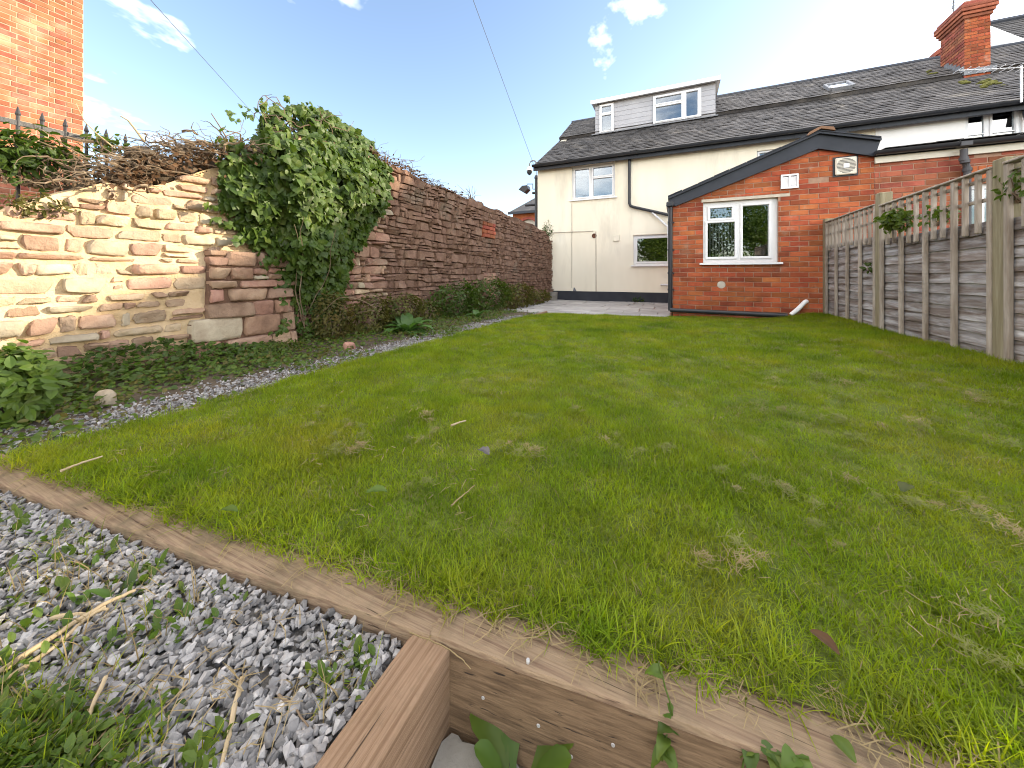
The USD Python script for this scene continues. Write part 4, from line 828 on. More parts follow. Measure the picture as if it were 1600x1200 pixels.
for k in range(40):                                                  # bare runners among the leaves of the crown
    p = A(XW + rs.uniform(-.3, .12), rs.uniform(2.0, 2.6), rs.uniform(1.85, 2.1)); b.tube(wander(rs, p, rs.normal(0, 1, 3), 9, .04, .5), np.linspace(.005, .002, 9), 4, False)
obj('stem', b, M['twig'], iv)

# dead vines heaped along the wall top
def tangle(name, label, pts, n, spread, seed, step=.035, m='twig'):
    rs = np.random.default_rng(seed); b = MB(); P = np.array(pts); t = thing(name, label, 'dead vine')
    for k in range(n):
        s = rs.random() * (len(P) - 1); i = int(s); p = P[i] + (P[i + 1] - P[i]) * (s - i) + rs.normal(0, 1, 3) * spread * A(1, 1, .55)
        al = unit(P[i + 1] - P[i]) * rs.choice([-1, 1]); q = wander(rs, p, al * .6 + rs.normal(0, .8, 3) * A(1, 1, .7), rs.integers(6, 15), step * rs.uniform(.5, 1.2), .55, .0); q[:, 2] = p[2] + (q[:, 2] - p[2]) * rs.choice([.35, .6, .95], p=[.45, .45, .10])
        b.tube(q, np.linspace(rs.choice([.0022, .004, .010], p=[.5, .36, .14]), .0014, len(q)), 4, False)
    obj('stem', b, M[m], t, kind='stuff'); return t, P
def wt(px, py, dx=-.1): y, z = onX(px, py, XW + dx); return A(XW + dx, y, z)
tp = [wt(*p) for p in ((128, 290), (160, 275), (200, 258), (240, 248), (285, 236), (320, 240), (365, 236), (400, 245))]
t1, P1 = tangle('dead_vine', 'tangled heap of bare brown vines on top of the pale stone wall', tp, 620, .08, 51)
tp2 = [wt(*p) for p in ((575, 235), (600, 250), (625, 258), (650, 272), (690, 292), (720, 306))]
t2_, P2 = tangle('dead_vine', 'bare straggling vines on the wall top right of the ivy', tp2, 120, .045, 52)
rs = np.random.default_rng(53)
def litter(t, P, n, spread, m, size=.03, lo=-.05):
    s = rs.random(n) * (len(P) - 1); i = s.astype(int); p = P[i] + (P[i + 1] - P[i]) * (s - i)[:, None] + rs.normal(0, 1, (n, 3)) * A(*spread) + A(0, 0, lo)
    obj('dead_foliage', leaves(p, rs.normal(0, 1, (n, 3)) + A(.3, 0, -.5), rs.normal(0, 1, (n, 3)) + A(1, 0, .6), rs.uniform(.5, 1.3, n) * size, 'small', 1.2), M[m], t, kind='stuff')
litter(t1, P1[1:], 1500, (.11, .04, .05), 'leaf_brown', .034, -.07); litter(t2_, P2, 900, (.07, .04, .045), 'leaf_brown', .035, -.05)
litter(t1, P1[5:], 240, (.08, .04, .05), 'leaf_dull', .045, -.0)
b = MB()                                                             # earth and rubble under the vines
for pts, sc in ((P1, .1), (P2[:4], .07)):
    for p in pts[1:]:
        for k in range(3): m_ = trimesh.creation.icosphere(2, 1.0); v_ = m_.vertices * (1 + .5 * nz(*(m_.vertices.T * 1.0), 1.8, 3 + k)[:, None]); b.add(v_ * A(1.3, .8, .55) * sc + p + A(-.06, rs.normal(0, .06), -.12 + rs.normal(0, .015)), m_.faces)
obj('earth_mound', b, M['soil'], t1, True, kind='stuff')
def twig(label, pts, r, m='twig', name='twig', fork=None):
    b = MB().tube(pts, np.linspace(r, r * .45, len(pts)), 6)
    for f_ in fork or (): b.tube(f_, np.linspace(r * .6, r * .3, len(f_)), 5)
    return obj(name, b, M[m], None, True, label=label, cat='twig')
twig('bare pale shoot leaning left above the vine heap, at the spiked railing', [wt(226, 222), wt(212, 203), wt(200, 188), wt(188, 181)], .008, 'twig_pale')
twig('forked bare shoot standing above the vines beside the ivy', [wt(356, 222), wt(352, 212), wt(345, 200), wt(330, 177)], .007, 'twig', fork=[[wt(352, 213), wt(363, 209), wt(376, 205), wt(381, 187)]])
twig('thin curved shoot rising in front of the corner of the orange building', [wt(180, 232), wt(150, 208), wt(132, 190), wt(119, 162)], .004, 'twig_pale')
rs = np.random.default_rng(54); b = MB()
bp = wt(736, 312, -.12)
for k in range(14): b.tube(wander(rs, bp + A(0, rs.normal(0, .05), 0), A(rs.normal(0, .3), rs.normal(0, .8), 1), 8, rs.uniform(.03, .055), .22), np.linspace(.005, .0015, 8), 4, False)
obj('bare_shrub', b, M['twig'], None, label='leafless wiry shrub on top of the far stone wall', cat='shrub')
bush('wall_plant', 'small straggly buddleia like plant at the far end of the stone wall', 'plant', A(XW - .05, 9.45, 1.78), (.16, .2, .3), 220, .09, 'lance', M['leaf'], 71, .1, .2, 9)
bush('ivy_sprig', 'leafy creeper with yellowish leaves climbing through the iron railing', 'creeper', wt(60, 245, -.24), (.10, .24, .18), 420, .055, 'ovate', M['leaf'], 72, .05, .3, 22)
bush('ivy_sprig', 'small creeper with fresh leaves above the right end of the iron railing', 'creeper', wt(165, 222, -.2), (.05, .10, .06), 90, .04, 'ovate', M['leaf_bright'], 73, .1, .3, 6)
bush('ivy_sprig', 'low leafy creeper trailing over the top of the wall under the railing', 'creeper', wt(62, 322, .0), (.06, .16, .07), 260, .03, 'ovate', M['leaf_dull'], 74, .1, .3, 8)
bush('ivy_sprig', 'left edge creeper on the railing, dark leaves in front of orange bricks', 'creeper', wt(5, 240, -.22), (.1, .10, .16), 220, .05, 'ovate', M['leaf'], 75, .05, .3, 12)

# plants at the foot of the walls: from pixel extents measured at the plane of the bed
def wp_(px, py, X): y, z = onX(px, py, X); return A(X, y, z)
def base_plant(name, label, cat, px, pt, pb, wpx, n, size, kind, m, seed, X=-2.98, dx=.12, **k):
    a, b_ = wp_(px, pt, X), wp_(px, pb, X); w = abs(onX(px + wpx / 2, pb, X)[0] - onX(px - wpx / 2, pb, X)[0]) / 2; h = (a[2] - b_[2]) / 2
    return bush(name, label, cat, (X, a[1], a[2] - h), (dx, w, h * 1.05), n, size, kind, M[m], seed, **k)
base_plant('shrub', 'leafy bright green bramble bush at the left edge of the garden', 'shrub', 22, 545, 668, 120, 1100, .055, 'ovate', 'leaf_bright', 81, X=-2.62, dx=.22, stems=16)
base_plant('weed', 'brownish straggly weed clump right of the ivy foot', 'weed', 522, 455, 540, 66, 1000, .04, 'small', 'leaf_dull', 82)
base_plant('weed', 'rusty tinted weed clump left of the big dock plant', 'weed', 580, 460, 530, 76, 1100, .042, 'small', 'leaf_dull', 83)
base_plant('weed', 'taller weed clump behind the big dock plant', 'weed', 632, 458, 508, 70, 800, .045, 'small', 'leaf_dull', 84)
base_plant('weed', 'dark green weed clump in the middle of the wall foot', 'weed', 713, 442, 496, 80, 1100, .055, 'small', 'leaf', 85)
base_plant('weed', 'tall bushy weed clump below the brick patch in the wall', 'weed', 768, 434, 487, 70, 1100, .06, 'small', 'leaf', 86, dx=.16)
base_plant('weed', 'weed clump beside the patio edge, left of the last one', 'weed', 812, 442, 482, 48, 800, .065, 'small', 'leaf_dull', 87)
base_plant('weed', 'last weed clump against the wall before the cream house', 'weed', 842, 453, 476, 36, 500, .06, 'small', 'leaf_dull', 88)
bush('weed', 'low weed tuft on the patio below the small single pane window', 'weed', (onY(998, 470, 9.68)[0], 9.68, -.03), (.14, .07, .07), 70, .06, 'small', M['leaf'], 89, stems=2)
base_plant('weed', 'green weeds at the left of the ivy foot', 'weed', 440, 535, 575, 90, 700, .03, 'small', 'leaf', 90, X=-2.9)
base_plant('weed', 'weedy clump low on the wall foot right of the dock plant', 'weed', 668, 470, 505, 40, 420, .035, 'small', 'leaf_dull', 91)
obj('bucket', MB().tube([A(-3.05, 9.5, -.09), A(-3.05, 9.5, .10), A(-3.05, 9.5, .14), A(-3.05, 9.5, .145)], [.10, .11, .115, .09], 12), M['concrete'], None, 20, label='grey pot standing on the patio at the corner of wall and house', cat='pot')
# ground ivy carpet and low ground cover
gi = thing('ground_ivy', 'low carpet of dark ground ivy at the foot of the pale stone wall', 'ground ivy'); rs = np.random.default_rng(92); n = 1900
y = rs.uniform(.55, 1.95, n); x = XW + .04 + np.abs(rs.normal(0, .26, n)); hh = .15 * np.exp(-((x - XW) / .28) ** 2) * (.5 + nz(x, y, 0, 4, 9) + .5) * np.clip((2.1 - y) / .8, .35, 1)
p = np.c_[x, y, bed_z(x, y) + hh * rs.uniform(.6, 1.05, n) + .01]
for lo_, hi_, mm_ in ((0, 1250, 'leaf'), (1250, n, 'leaf_bright')): obj('foliage', leaves(p[lo_:hi_], rs.normal(0, 1, (hi_ - lo_, 3)) * A(1, 1, .3), A(.5, -.2, 1) + rs.normal(0, .45, (hi_ - lo_, 3)), rs.uniform(.016, .036, hi_ - lo_), 'heart'), M[mm_], gi, kind='stuff')
gc = thing('ground_cover', 'small green and yellowing weeds spread over the gravel strip', 'weeds'); gc.SetCustomDataByKey('kind', 'stuff'); n = 15000
y = rs.uniform(-.3, 5.9, n); x = rs.uniform(XW + .02, LX0 - .03, n); keep = (nz(x, y, 0, 2.4, 19) + .34 * (np.abs(x + 2.30) > .20) - .10 + .3 * (x < -2.7)) > rs.uniform(-.05, .25, n); x, y = x[keep], y[keep]; n = len(x)
p = np.c_[x, y, bed_z(x, y) + rs.uniform(.0, .05, n)]; nn = A(.2, -.3, 1) + rs.normal(0, .5, (n, 3)); dd = rs.normal(0, 1, (n, 3)) * A(1, 1, .35)
s1 = rs.random(n) < .55
obj('foliage', leaves(p[s1], dd[s1], nn[s1], rs.uniform(.016, .04, s1.sum()), 'ovate', 1.3), M['leaf_bright'], gc, kind='stuff')
obj('foliage', leaves(p[~s1], dd[~s1], nn[~s1], rs.uniform(.014, .036, (~s1).sum()), 'ovate', 1.2), M['leaf_dull'], gc, kind='stuff')
# dock plants with big leaves
def rosette(name, label, cat, c, n, L, W, m, seed, rise=(.5, 1.2), droop=1.3, wav=.0, prof=None):
    rs = np.random.default_rng(seed); t = thing(name, label, cat)
    for k in range(n):
        az = k * 2.4 + rs.normal(0, .2); f = rs.uniform(.7, 1.1)
        obj('leaf', big_leaf(A(*c) + A(math.cos(az), math.sin(az), 0) * .01, az, L * f, W * f, rs.uniform(*rise), droop * rs.uniform(.7, 1.2), 14, wav, seed + k, .25, prof), M[m], t, True)
    return t
dk = onX(637, 522, -2.72); rosette('dock_plant', 'large dock plant with broad dark leaves against the wall foot', 'plant', (-2.72, dk[0], dk[1]), 17, .34, .13, 'dock', 101, (.5, 1.35), 1.4, .03)
rosette('dock_plant', 'smaller dock plant by the far weeds', 'plant', (-2.75, onX(745, 488, -2.75)[0], -.05), 9, .26, .11, 'dock', 102)
DP = ([0, .25, .45, .75, .95, 1], [.12, .3, .8, 1, .6, 0])
x, y = onZ(806, 1240, -.13); rosette('dock_plant', 'broad leaved weed growing on the broken concrete slab in the pit', 'plant', (x, y, -.135), 10, .105, .042, 'leaf_bright', 103, (.75, 1.25), .9, .02, DP)
x, y = onZ(192, 950, -.04); rosette('weed', 'upright green weed among the gravel with lance shaped leaves', 'weed', (x, y, -.03), 11, .058, .016, 'leaf', 104, (.3, 1.3), .8)
for i, (px, py, L, lab) in enumerate(((395, 1080, .05, 'pale lobed leaf rosette in the grey gravel beside the timber rail'), (372, 1015, .03, 'little yellowish seedling in the middle of the gravel'), (288, 1012, .03, 'bright seedling left of the brown stem on the gravel'), (510, 1090, .05, 'narrow grassy weed near the timber rail'), (300, 905, .045, 'weed beside the gravel twig'), (130, 800, .06, 'yellow green weed at the upper left corner of the gravel'), (60, 790, .07, 'leafy weed at the left end of the timber edge'), (440, 930, .04, 'small weed against the timber edge'), (560, 1010, .035, 'tiny weed close to the timber corner'), (30, 690, .08, 'pale weed at the left end of the lawn edge'))):
    x, y = onZ(px, py, -.045); rosette('weed', lab, 'weed', (x, y, -.045), 8, L, L * .36, 'leaf_bright', 110 + i, (.15, .9), .9, .03)
# bindweed on the timber
for i, (px, py, lab) in enumerate(((1035, 1130, 'bindweed shoot with heart shaped leaves hanging over the timber face'), (1085, 1190, 'bindweed leaves low on the timber face'), (1155, 1160, 'bindweed shoot at the right, trailing over the timber edge'))):
    d = ray(px, py); t = (.544 - .0106 - .012) / (d[1] - .106 * d[0]); c = A(0, 0, EYE) + t * d; rs = np.random.default_rng(130 + i); tt = thing('bindweed', lab, 'bindweed')
    q = wander(rs, c + A(0, 0, -.05), A(.1, .1, 1), 9, .013, .25); obj('stem', MB().tube(q, .0013, 5), M['leaf_bright'], tt)
    for k in range(9):
        b_ = q[rs.integers(1, 9)]; obj('leaf', big_leaf(b_, -1.57 + rs.normal(0, 1.1), rs.uniform(.018, .03), rs.uniform(.014, .022), rs.uniform(-.3, .5), 1.2, 7, .03, k + i * 9, .3, ([0, .1, .3, .6, .9, 1], [.75, 1, 1, .7, .25, 0])), M['leaf' if k % 3 == 0 else 'leaf_bright'], tt, True)
# vine on the fence
fv = lambda px, py, o=.09: (lambda yz: A(XF - o, *yz))(onX(px, py, XF - o))
bush('fence_vine', 'leafy green vine spilling over the fence trellis beside the tall post', 'vine', fv(1398, 342, .1), (.09, .20, .10), 300, .06, 'ovate', M['leaf_bright'], 141, .1, .5, 14)
bush('fence_vine', 'sparse yellowing vine leaves in the trellis of the middle panel', 'vine', fv(1465, 335, .02), (.05, .22, .09), 90, .045, 'ovate', M['leaf_bright'], 142, .1, .4, 12)
bush('fence_vine', 'vine leaves at the right edge behind the stout post', 'vine', fv(1600, 285, .0), (.08, .16, .12), 110, .05, 'ovate', M['leaf_bright'], 143, .1, .4, 10)
bush('fence_vine', 'single hanging spray of vine leaves on the far fence panel', 'vine', fv(1358, 416, .06), (.03, .05, .05), 26, .05, 'ovate', M['leaf'], 144, .1, .4, 3)

# trees and hedge behind the viewer, seen only mirrored in the windows
def tree(label, c, h, r, seed, m='leaf_bright'):
    rs = np.random.default_rng(seed); t = thing('garden_tree', label, 'tree'); c = A(*c); b = MB()
    b.tube([c, c + A(.05, 0, h * .3), c + A(0, .1, h * .6)], [.16, .12, .06], 8)
    for k in range(9): e = unit(rs.normal(0, 1, 3) * A(1, 1, .5) + A(0, 0, .6)); s = c + A(0, 0, h * rs.uniform(.25, .5)); b.tube([s, s + e * r * .5, s + e * r * .9 + A(0, 0, .1)], [.06, .04, .015], 5)
    obj('trunk', b, M['bark'], t); n = 6500; k = 30; cc = c + A(0, 0, h * .62) + unit(rs.normal(0, 1, (k, 3))) * rs.uniform(.3, 1, (k, 1)) * A(r, r, h * .34)
    i = rs.integers(k, size=n); p = cc[i] + rs.normal(0, .26 * r, (n, 3)); p = p[p[:, 2] > .25]
    obj('crown', leaves(p, rs.normal(0, 1, (len(p), 3)), rs.normal(0, 1, (len(p), 3)) + A(0, 0, .7), rs.uniform(.12, .22, len(p)), 'small', 1.4), M[m], t)
hd = bush('hedge', 'leafy hedge across the far end of the garden behind the viewer', 'hedge', (0, -14.2, .85), (7.5, .8, 1.25), 6000, .22, 'small', M['leaf_bright'], 150, .5, .5, 20)
tree('bushy green garden tree at the far end of the garden', (-1.6, -16.5, -.2), 5.6, 1.9, 151); tree('broad garden tree right of centre at the garden end', (1.6, -17.5, -.2), 6.0, 2.1, 152, 'leaf')
tree('tall tree in the right hand garden corner', (5.4, -16.0, -.2), 6.4, 2.1, 153, 'leaf_bright'); tree('tree in the left hand garden corner', (-5.6, -17, -.2), 5.6, 2.0, 154, 'leaf')

# ================================================================ grass, gravel, clippings: uncounted things as instances
def instancer(name, label, cat, protos, pos, yaw, scale, tilt=None, idx=None, seed=0, parent=None):
    rs = np.random.default_rng(seed); path = path_for(name, None); pi = UsdGeom.PointInstancer.Define(stage, path); n = len(pos)
    for k, (mesh, m) in enumerate(protos):
        usdkit.mesh(stage, f'{path}/piece_{k:03d}', mesh, m); pi.CreatePrototypesRel().AddTarget(f'{path}/piece_{k:03d}')
    pi.CreateProtoIndicesAttr(Vt.IntArray.FromNumpy((rs.integers(len(protos), size=n) if idx is None else idx).astype(np.int32)))
    pi.CreatePositionsAttr(Vt.Vec3fArray.FromNumpy(np.asarray(pos, np.float32))); pi.CreateScalesAttr(Vt.Vec3fArray.FromNumpy(np.asarray(scale, np.float32) * np.ones((n, 3), np.float32)))
    h = np.asarray(yaw) / 2; q = np.c_[np.cos(h), 0 * h, 0 * h, np.sin(h)]
    if tilt is not None:                      # random axis tilt in front of the yaw
        ax = unit(tilt); an = np.linalg.norm(tilt, axis=1) / 2; r = np.c_[np.cos(an), ax * np.sin(an)[:, None]]
        w1, x1, y1, z1 = q.T; w2, x2, y2, z2 = r.T
        q = np.c_[w2 * w1 - x2 * x1 - y2 * y1 - z2 * z1, w2 * x1 + x2 * w1 + y2 * z1 - z2 * y1, w2 * y1 - x2 * z1 + y2 * w1 + z2 * x1, w2 * z1 + x2 * y1 - y2 * x1 + z2 * w1]
    pi.CreateOrientationsAttr(Vt.QuathArray([Gf.Quath(float(a), float(b), float(c), float(d)) for a, b, c, d in q]))
    return meta(pi.GetPrim(), label, cat, kind='stuff')
def blades(rs, n, rad, h0, h1, w, lean, segs=3):
    """A tuft of flat, bending blades."""
    r = rad * np.sqrt(rs.random(n)); a = rs.random(n) * 2 * np.pi; base = np.c_[r * np.cos(a), r * np.sin(a), -.004 + 0 * r]
    az = rs.random(n) * 2 * np.pi; L = rs.uniform(h0, h1, n); ln = np.abs(rs.normal(0, lean, n)); cv = rs.uniform(.1, 1.0, n); d = np.c_[np.cos(az), np.sin(az)]; sd = np.c_[-np.sin(az), np.cos(az)]
    tw = rs.normal(0, .6, n); sd = np.c_[sd * np.cos(tw)[:, None] + d * np.sin(tw)[:, None]]; V = []; t = np.linspace(0, 1, segs + 1)
    for i, s in enumerate(t):
        ang = ln + cv * s * .9; z = L * s * np.cos(ang); o = L * s * np.sin(ang); ww = w * rs.uniform(.7, 1.2, n) * (1 - s ** 1.6) * .5
        c = base + np.c_[d * o[:, None], z]
        V += [c - np.c_[sd * ww[:, None], 0 * z], c + np.c_[sd * ww[:, None], 0 * z]] if i < segs else [c]
    V = np.stack(V, 1); k = V.shape[1]; f = []
    for i in range(segs - 1): a = 2 * i; f += [[a, a + 1, a + 3], [a, a + 3, a + 2]]
    f.append([k - 3, k - 2, k - 1]); return V.reshape(-1, 3), (np.array(f)[None] + (np.arange(n) * k)[:, None, None]).reshape(-1, 3)
rs = np.random.default_rng(61)
far_y = lambda x: np.where(x > -.14, YE - .14, LY1)
def lawn_points(n, rs):
    x = rs.uniform(LX0 + .0, LX1 + .0, n); v = rs.random(n); y0 = yedge(x) + .085; y = y0 + v * (far_y(x) - y0); return x, y
x, y = lawn_points(36000, rs); dd = np.hypot(x, y); keep = rs.random(len(x)) < np.clip(1.5 / dd, .34, 1); x, y = x[keep], y[keep]; dd = dd[keep]
tall = .62 + .75 * (nz(x, y, 0, 1.7, 31) + .5) + .25 * nz(x, y, 0, 6, 32)
sc = tall * (1 + .10 * np.clip(dd - 2, 0, 5)); sc *= np.where(x > 1.6, 1.25, 1)
protos = [(blades(rs, 48, .052, .014, .036, .0022, .55), M['grass']) for _ in range(12)] + [(blades(rs, 20, .05, .012, .038, .002, .8), M['straw']), (blades(rs, 26, .05, .012, .03, .002, .9), M['hay'])]
instancer('grass', 'short green lawn grass filling the middle of the garden', 'grass', protos, np.c_[x, y, lawn_z(x, y)], rs.random(len(x)) * 6.28, np.c_[np.maximum(sc, .9), np.maximum(sc, .9), sc], seed=1)
# longer tufts hanging over the timber, along the fence and by the house
m = 520; x = rs.uniform(LX0, LX1, m); y = yedge(x) + rs.uniform(.060, .14, m); x2 = LX1 - np.abs(rs.normal(0, .07, 420)); y2 = rs.uniform(.9, 6.4, 420); x3 = rs.uniform(.2, 1.9, 70); y3 = YE - rs.uniform(.12, .24, 70)
x4 = LX0 + rs.normal(.02, .025, 300); y4 = rs.uniform(.45, 5.9, 300)
x, y = np.concatenate([x, x2, x3, x4]), np.concatenate([y, y2, y3, y4]); protos = [(blades(rs, 24, .03, .03, .065, .0024, .8, 4), M['grass']) for _ in range(6)]
instancer('long_grass', 'longer grass along the timber edges and the foot of the fence', 'grass', protos, np.c_[x, y, lawn_z(x, y)], rs.random(len(x)) * 6.28, rs.uniform(.6, 1.15, len(x))[:, None], seed=2)
# straw and clippings
def strands(rs, n, rad, L, w, hz=.012):
    r = rad * np.abs(rs.normal(0, .5, n)); a = rs.random(n) * 6.28; az = rs.random(n) * 6.28; l = rs.uniform(.4, 1, n) * L; c = np.c_[r * np.cos(a), r * np.sin(a), hz * rs.random(n) * np.exp(-(r / rad) ** 2 * 2)]
    d = np.c_[np.cos(az), np.sin(az), rs.normal(0, .22, n)]; s = np.c_[-np.sin(az), np.cos(az), 0 * az] * w / 2; b = np.c_[-np.sin(az), np.cos(az), .6 + 0 * az] * (rs.normal(0, .05, n) * l)[:, None]
    V = np.stack([c - d * l[:, None] / 2 - s, c - d * l[:, None] / 2 + s, c + b - s, c + b + s, c + d * l[:, None] / 2], 1); f = np.array([[0, 1, 3], [0, 3, 2], [2, 3, 4]])
    return V.reshape(-1, 3), (f[None] + (np.arange(n) * 5)[:, None, None]).reshape(-1, 3)
heaps = [(550, 706, 1), (655, 668, .8), (657, 690, .7), (755, 592, .8), (740, 602, .7), (832, 712, .9), (800, 700, .5), (712, 548, .8), (760, 538, .8), (560, 665, .8), (478, 660, .9), (1225, 640, 1), (1290, 655, 1), (1345, 600, 1.2), (1450, 610, 1.2), (1405, 575, 1), (1200, 580, .9), (1120, 560, .8), (1490, 800, .9), (1530, 815, .8), (1450, 790, .7), (1230, 770, .9), (1160, 880, .9), (1270, 820, .7), (1510, 1020, .8), (1380, 560, 1), (1310, 540, 1), (1060, 700, .8), (1130, 740, .7), (960, 690, .6), (900, 640, .6), (1420, 660, 1), (1550, 700, 1.1), (1340, 690, .9), (640, 760, .5), (1580, 640, 1.2), (1250, 545, 1), (1100, 520, .9), (880, 560, .8), (980, 590, .6)]
pos, idx, scl = [], [], []
for px, py, s in heaps:
    X, Y = onZ(px, py, .03); D = math.hypot(X, Y)
    for k in range(int(4 * s) + 1): a, r = rs.random() * 6.28, abs(rs.normal(0, .06 * s * (1 + .25 * D))); pos.append((X + r * math.cos(a) * 1.3, Y + r * math.sin(a))); idx.append(rs.integers(3) + (3 if px > 1350 else 0)); scl.append(s * rs.uniform(.55, .95))
xs, ys = lawn_points(900, rs)
for a, b_ in zip(xs, ys):
    if nz(a, b_, 0, 1.4, 41) > -.05: pos.append((a, b_)); idx.append(6 + rs.integers(2)); scl.append(rs.uniform(.6, 1.2))
pos = np.array(pos); ok = (pos[:, 0] < LX1) & (pos[:, 1] > yedge(pos[:, 0]) + .1) & (pos[:, 1] < far_y(pos[:, 0])); pos, idx, scl = pos[ok], np.array(idx)[ok], np.array(scl)[ok]
protos = [(strands(rs, 46, .06, .05, .0018, .02), M['straw'] if k % 5 == 0 else M['hay']) for k in range(6)] + [(strands(rs, 6, .06, .04, .0016, .012), M['straw']) for _ in range(2)]
instancer('grass_clippings', 'dry and wilted mown clippings scattered in heaps on the lawn', 'clippings', protos, np.c_[pos, lawn_z(pos[:, 0], pos[:, 1]) + .026], rs.random(len(pos)) * 6.28, scl[:, None], tilt=rs.normal(0, .12, (len(pos), 3)), idx=idx, seed=3)
x = rs.uniform(LX0, LX1, 420); y = yedge(x) + rs.uniform(.02, .12, 420)
x5 = rs.uniform(-2, -.43, 200); y5 = rs.uniform(-.1, .5, 200); k5 = y5 < yedge(x5) - .03
instancer('straw', 'dry grass stalks lying on the timber edge and the gravel', 'straw', [(strands(rs, 6, .05, .06, .0016, .008), M['straw']) for _ in range(4)], np.r_[np.c_[x, y, .012 + 0 * x], np.c_[x5[k5], y5[k5], bed_z(x5[k5], y5[k5]) + .022]], rs.random(420 + k5.sum()) * 6.28, rs.uniform(.4, 1.1, 420 + k5.sum())[:, None], seed=4)
# gravel
def chip(rs):
    p = rs.normal(0, 1, (11, 3)); p = unit(p) * rs.uniform(.8, 1.1, (11, 1)) * A(1, rs.uniform(.6, .95), rs.uniform(.45, .75)); m_ = trimesh.convex.convex_hull(p); return np.array(m_.vertices), np.array(m_.faces)
protos = [(chip(rs), M['gravel']) for _ in range(12)]
n = 27000; x = rs.uniform(-2.1, -.42, n); y = rs.uniform(-.35, .53, n); ok = y < yedge(x) - .004; x, y = x[ok], y[ok]
fx = (-S * x + C * y); ok = fx > .12; x, y = x[ok], y[ok]; n = len(x)
n2 = 9000; xa = np.clip(rs.normal(-2.26, .13, n2), XW + .2, LX0 - .035); ya = rs.uniform(.3, 5.9, n2); d2 = (nz(xa, ya, 0, 1.6, 29) > -.12); xa, ya = xa[d2], ya[d2]
X, Y = np.r_[x, xa], np.r_[y, ya]; sz = np.r_[rs.uniform(.0055, .0125, n), rs.uniform(.006, .012, len(xa))]
Z = bed_z(X, Y) + np.r_[rs.uniform(.002, .016, n), rs.uniform(.0, .010, len(xa))]
instancer('gravel', 'loose grey limestone chippings in the beds beside the timbers', 'gravel', protos, np.c_[X, Y, Z], rs.random(len(X)) * 6.28, sz[:, None], tilt=rs.normal(0, .5, (len(X), 3)), seed=5)
# weeds and rough grass growing in the gravel, thick in the lower left corner
n = 520; px = np.abs(rs.normal(0, 125, n)); py = 1250 - np.abs(rs.normal(0, 70, n)); q = np.array([onZ(a, b_, -.03) for a, b_ in zip(px - 60, py)]); ok = (q[:, 0] < -.43) & (q[:, 1] < yedge(q[:, 0]) - .02) & (np.hypot(*q.T) < 1.2); q = q[ok]
wl = []
for k in range(4):
    nl = 14; b_ = rs.normal(0, .016, (nl, 3)) * A(1, 1, 0) + np.c_[np.zeros((nl, 2)), rs.uniform(.0, .02, nl)]
    wl.append((leaves(b_, rs.normal(0, 1, (nl, 3)) + A(0, 0, .45), rs.normal(0, .5, (nl, 3)) + A(0, 0, 1), rs.uniform(.009, .02, nl), 'ovate', 1.0), M['leaf' if k % 2 else 'leaf_bright']))
wl += [(blades(rs, 9, .02, .025, .07, .002, .8, 4), M['grass']) for _ in range(3)] + [(strands(rs, 5, .05, .07, .0018, .02), M['straw']) for _ in range(2)]
instancer('rough_weeds', 'dense green weeds and rough grass in the lower left corner of the gravel', 'weeds', wl, np.c_[q, bed_z(*q.T) + .008], rs.random(len(q)) * 6.28, rs.uniform(.7, 1.2, len(q))[:, None], seed=6)
n = 1300; x = rs.uniform(-2.0, -.43, n); y = rs.uniform(-.2, .5, n); ok = (y < yedge(x) - .02) & ((nz(x, y, 0, 4, 77) > .02) | (x < -.75)); x, y = x[ok], y[ok]
sm = [(leaves(rs.normal(0, .008, (7, 3)) * A(1, 1, 0) + A(0, 0, .006), rs.normal(0, 1, (7, 3)) + A(0, 0, .3), rs.normal(0, .3, (7, 3)) + A(0, 0, 1), rs.uniform(.012, .028, 7), 'ovate'), M['leaf_bright']), (blades(rs, 7, .012, .025, .06, .002, .6, 4), M['grass']), (blades(rs, 9, .02, .03, .07, .0022, .9, 4), M['straw'])]
instancer('small_weeds', 'small weeds and grass blades sprouting between the gravel chips', 'weeds', sm, np.c_[x, y, bed_z(x, y) + .008], rs.random(len(x)) * 6.28, rs.uniform(.7, 1.2, len(x))[:, None], seed=7)
# stalks, twigs and leaves lying about: one by one
def lie(px, py, z): return A(*onZ(px, py, z), z)
def stalk(label, pts, r, m, z=-.022, lift=.0):
    P = [lie(*p, z + lift * (i % 2)) for i, p in enumerate(pts)]; t = np.linspace(0, len(P) - 1, 4 * len(P)); Q = np.stack([np.interp(t, np.arange(len(P)), np.array(P)[:, k]) for k in range(3)], 1); Q[1:-1] += rs.normal(0, .0005, (len(Q) - 2, 3))
    obj('dry_stalk', MB().tube(Q, np.linspace(r, r * .6, len(Q)), 6), M[m], None, True, label=label, cat='stalk')
stalk('thick brown stalk lying on the gravel near the timber edge', [(163, 878), (215, 893), (270, 898), (298, 904)], .0048, 'twig')
stalk('brown curved stalk in the middle of the gravel', [(283, 1002), (330, 987), (380, 983), (437, 982)], .004, 'twig')
stalk('long pale stalk running to the left edge, the upper of a pair', [(-10, 1056), (90, 990), (160, 945), (212, 922)], .0045, 'twig_pale', -.005)
stalk('long pale stalk running to the left edge, the lower of a pair', [(5, 1066), (80, 1015), (140, 962), (165, 948)], .004, 'twig_pale', -.008)
stalk('short pale stalk lying flat left of the upright weed', [(80, 966), (130, 960), (168, 952)], .004, 'twig_pale', -.01)
stalk('straight tan stalk standing out at the bottom of the gravel', [(378, 1060), (366, 1110), (355, 1160), (343, 1210)], .004, 'twig_pale', -.01)
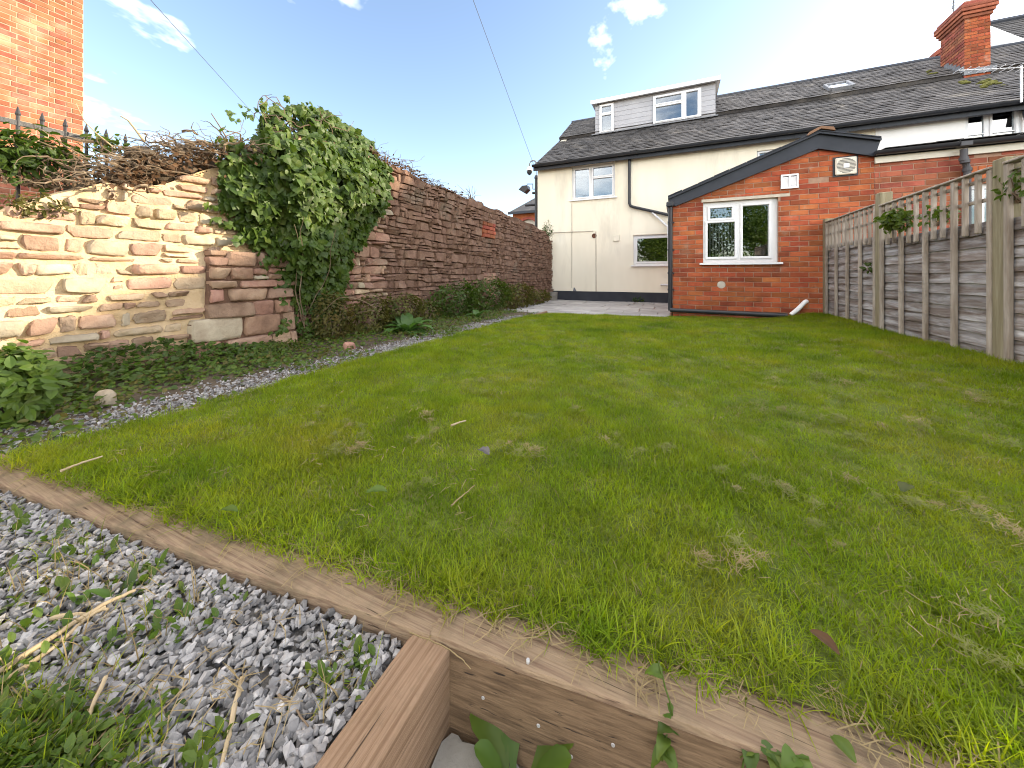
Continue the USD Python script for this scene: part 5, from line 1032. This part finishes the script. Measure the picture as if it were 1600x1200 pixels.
stalk('pale bent stalk in the lower left weeds', [(165, 1058), (142, 1110), (130, 1150), (126, 1185), (122, 1210)], .003, 'twig_pale', .0)
stalk('thin curling stalk over the lower gravel', [(145, 1130), (160, 1155), (205, 1160), (300, 1062)], .002, 'twig_pale', -.01)
stalk('thin dry stem crossing the gravel diagonally', [(180, 1045), (240, 1000), (290, 955)], .0018, 'twig_pale', -.012)
stalk('thin reddish stem near the bottom of the gravel', [(435, 1085), (460, 1105), (482, 1135)], .002, 'twig', -.012)
stalk('fine dry stem lying across the timber corner', [(640, 988), (690, 1008), (722, 1030), (735, 1045)], .0012, 'straw', .012)
stalk('pale twig lying on the lawn at the left', [(95, 736), (125, 724), (160, 713)], .004, 'twig_pale', .035)
stalk('thin wavy twig in the middle of the lawn', [(705, 665), (715, 661), (728, 657)], .004, 'twig_pale', .045)
stalk('thin straw curve on the near lawn', [(705, 790), (722, 775), (742, 758)], .002, 'straw', .045)
def flat_leaf(label, px, py, z, L, W, az, m, wav=.05):
    obj('fallen_leaf', big_leaf(lie(px, py, z), az, L, W, .25, .4, 8, wav, int(px), .5), M[m], None, True, label=label, cat='leaf')
flat_leaf('curled brown leaf lying on the near lawn', 1266, 985, .03, .042, .022, -.9, 'leaf_brown', .02); flat_leaf('small blackish leaf in the middle of the lawn', 748, 702, .042, .06, .035, -.5, 'slate')
flat_leaf('pale torn leaf on the lawn left of centre', 572, 770, .045, .055, .03, .4, 'leaf_bright'); flat_leaf('pale leaf lying on the lawn near the timber', 345, 797, .042, .05, .022, .2, 'leaf_bright')
flat_leaf('crumpled green leaf on the timber edge at bottom right', 1300, 1150, .016, .028, .02, -1.0, 'leaf_bright', .02)
flat_leaf('pale grey green leaf on the right of the lawn', 1410, 768, .05, .05, .03, .9, 'leaf_dull')
for i, (px, py, lab) in enumerate(((545, 543, 'reddish stone lying at the edge of the gravel strip'), (165, 625, 'flat stone half hidden in the ground ivy'))):
    V, F = stone(.12, .07, .05, 70 + i); c = lie(px, py, -.03); obj('loose_stone', (V[:, [1, 2, 0]] + c, F), M['stone_red' if i == 0 else 'stone_grey'], None, True, label=lab, cat='stone')
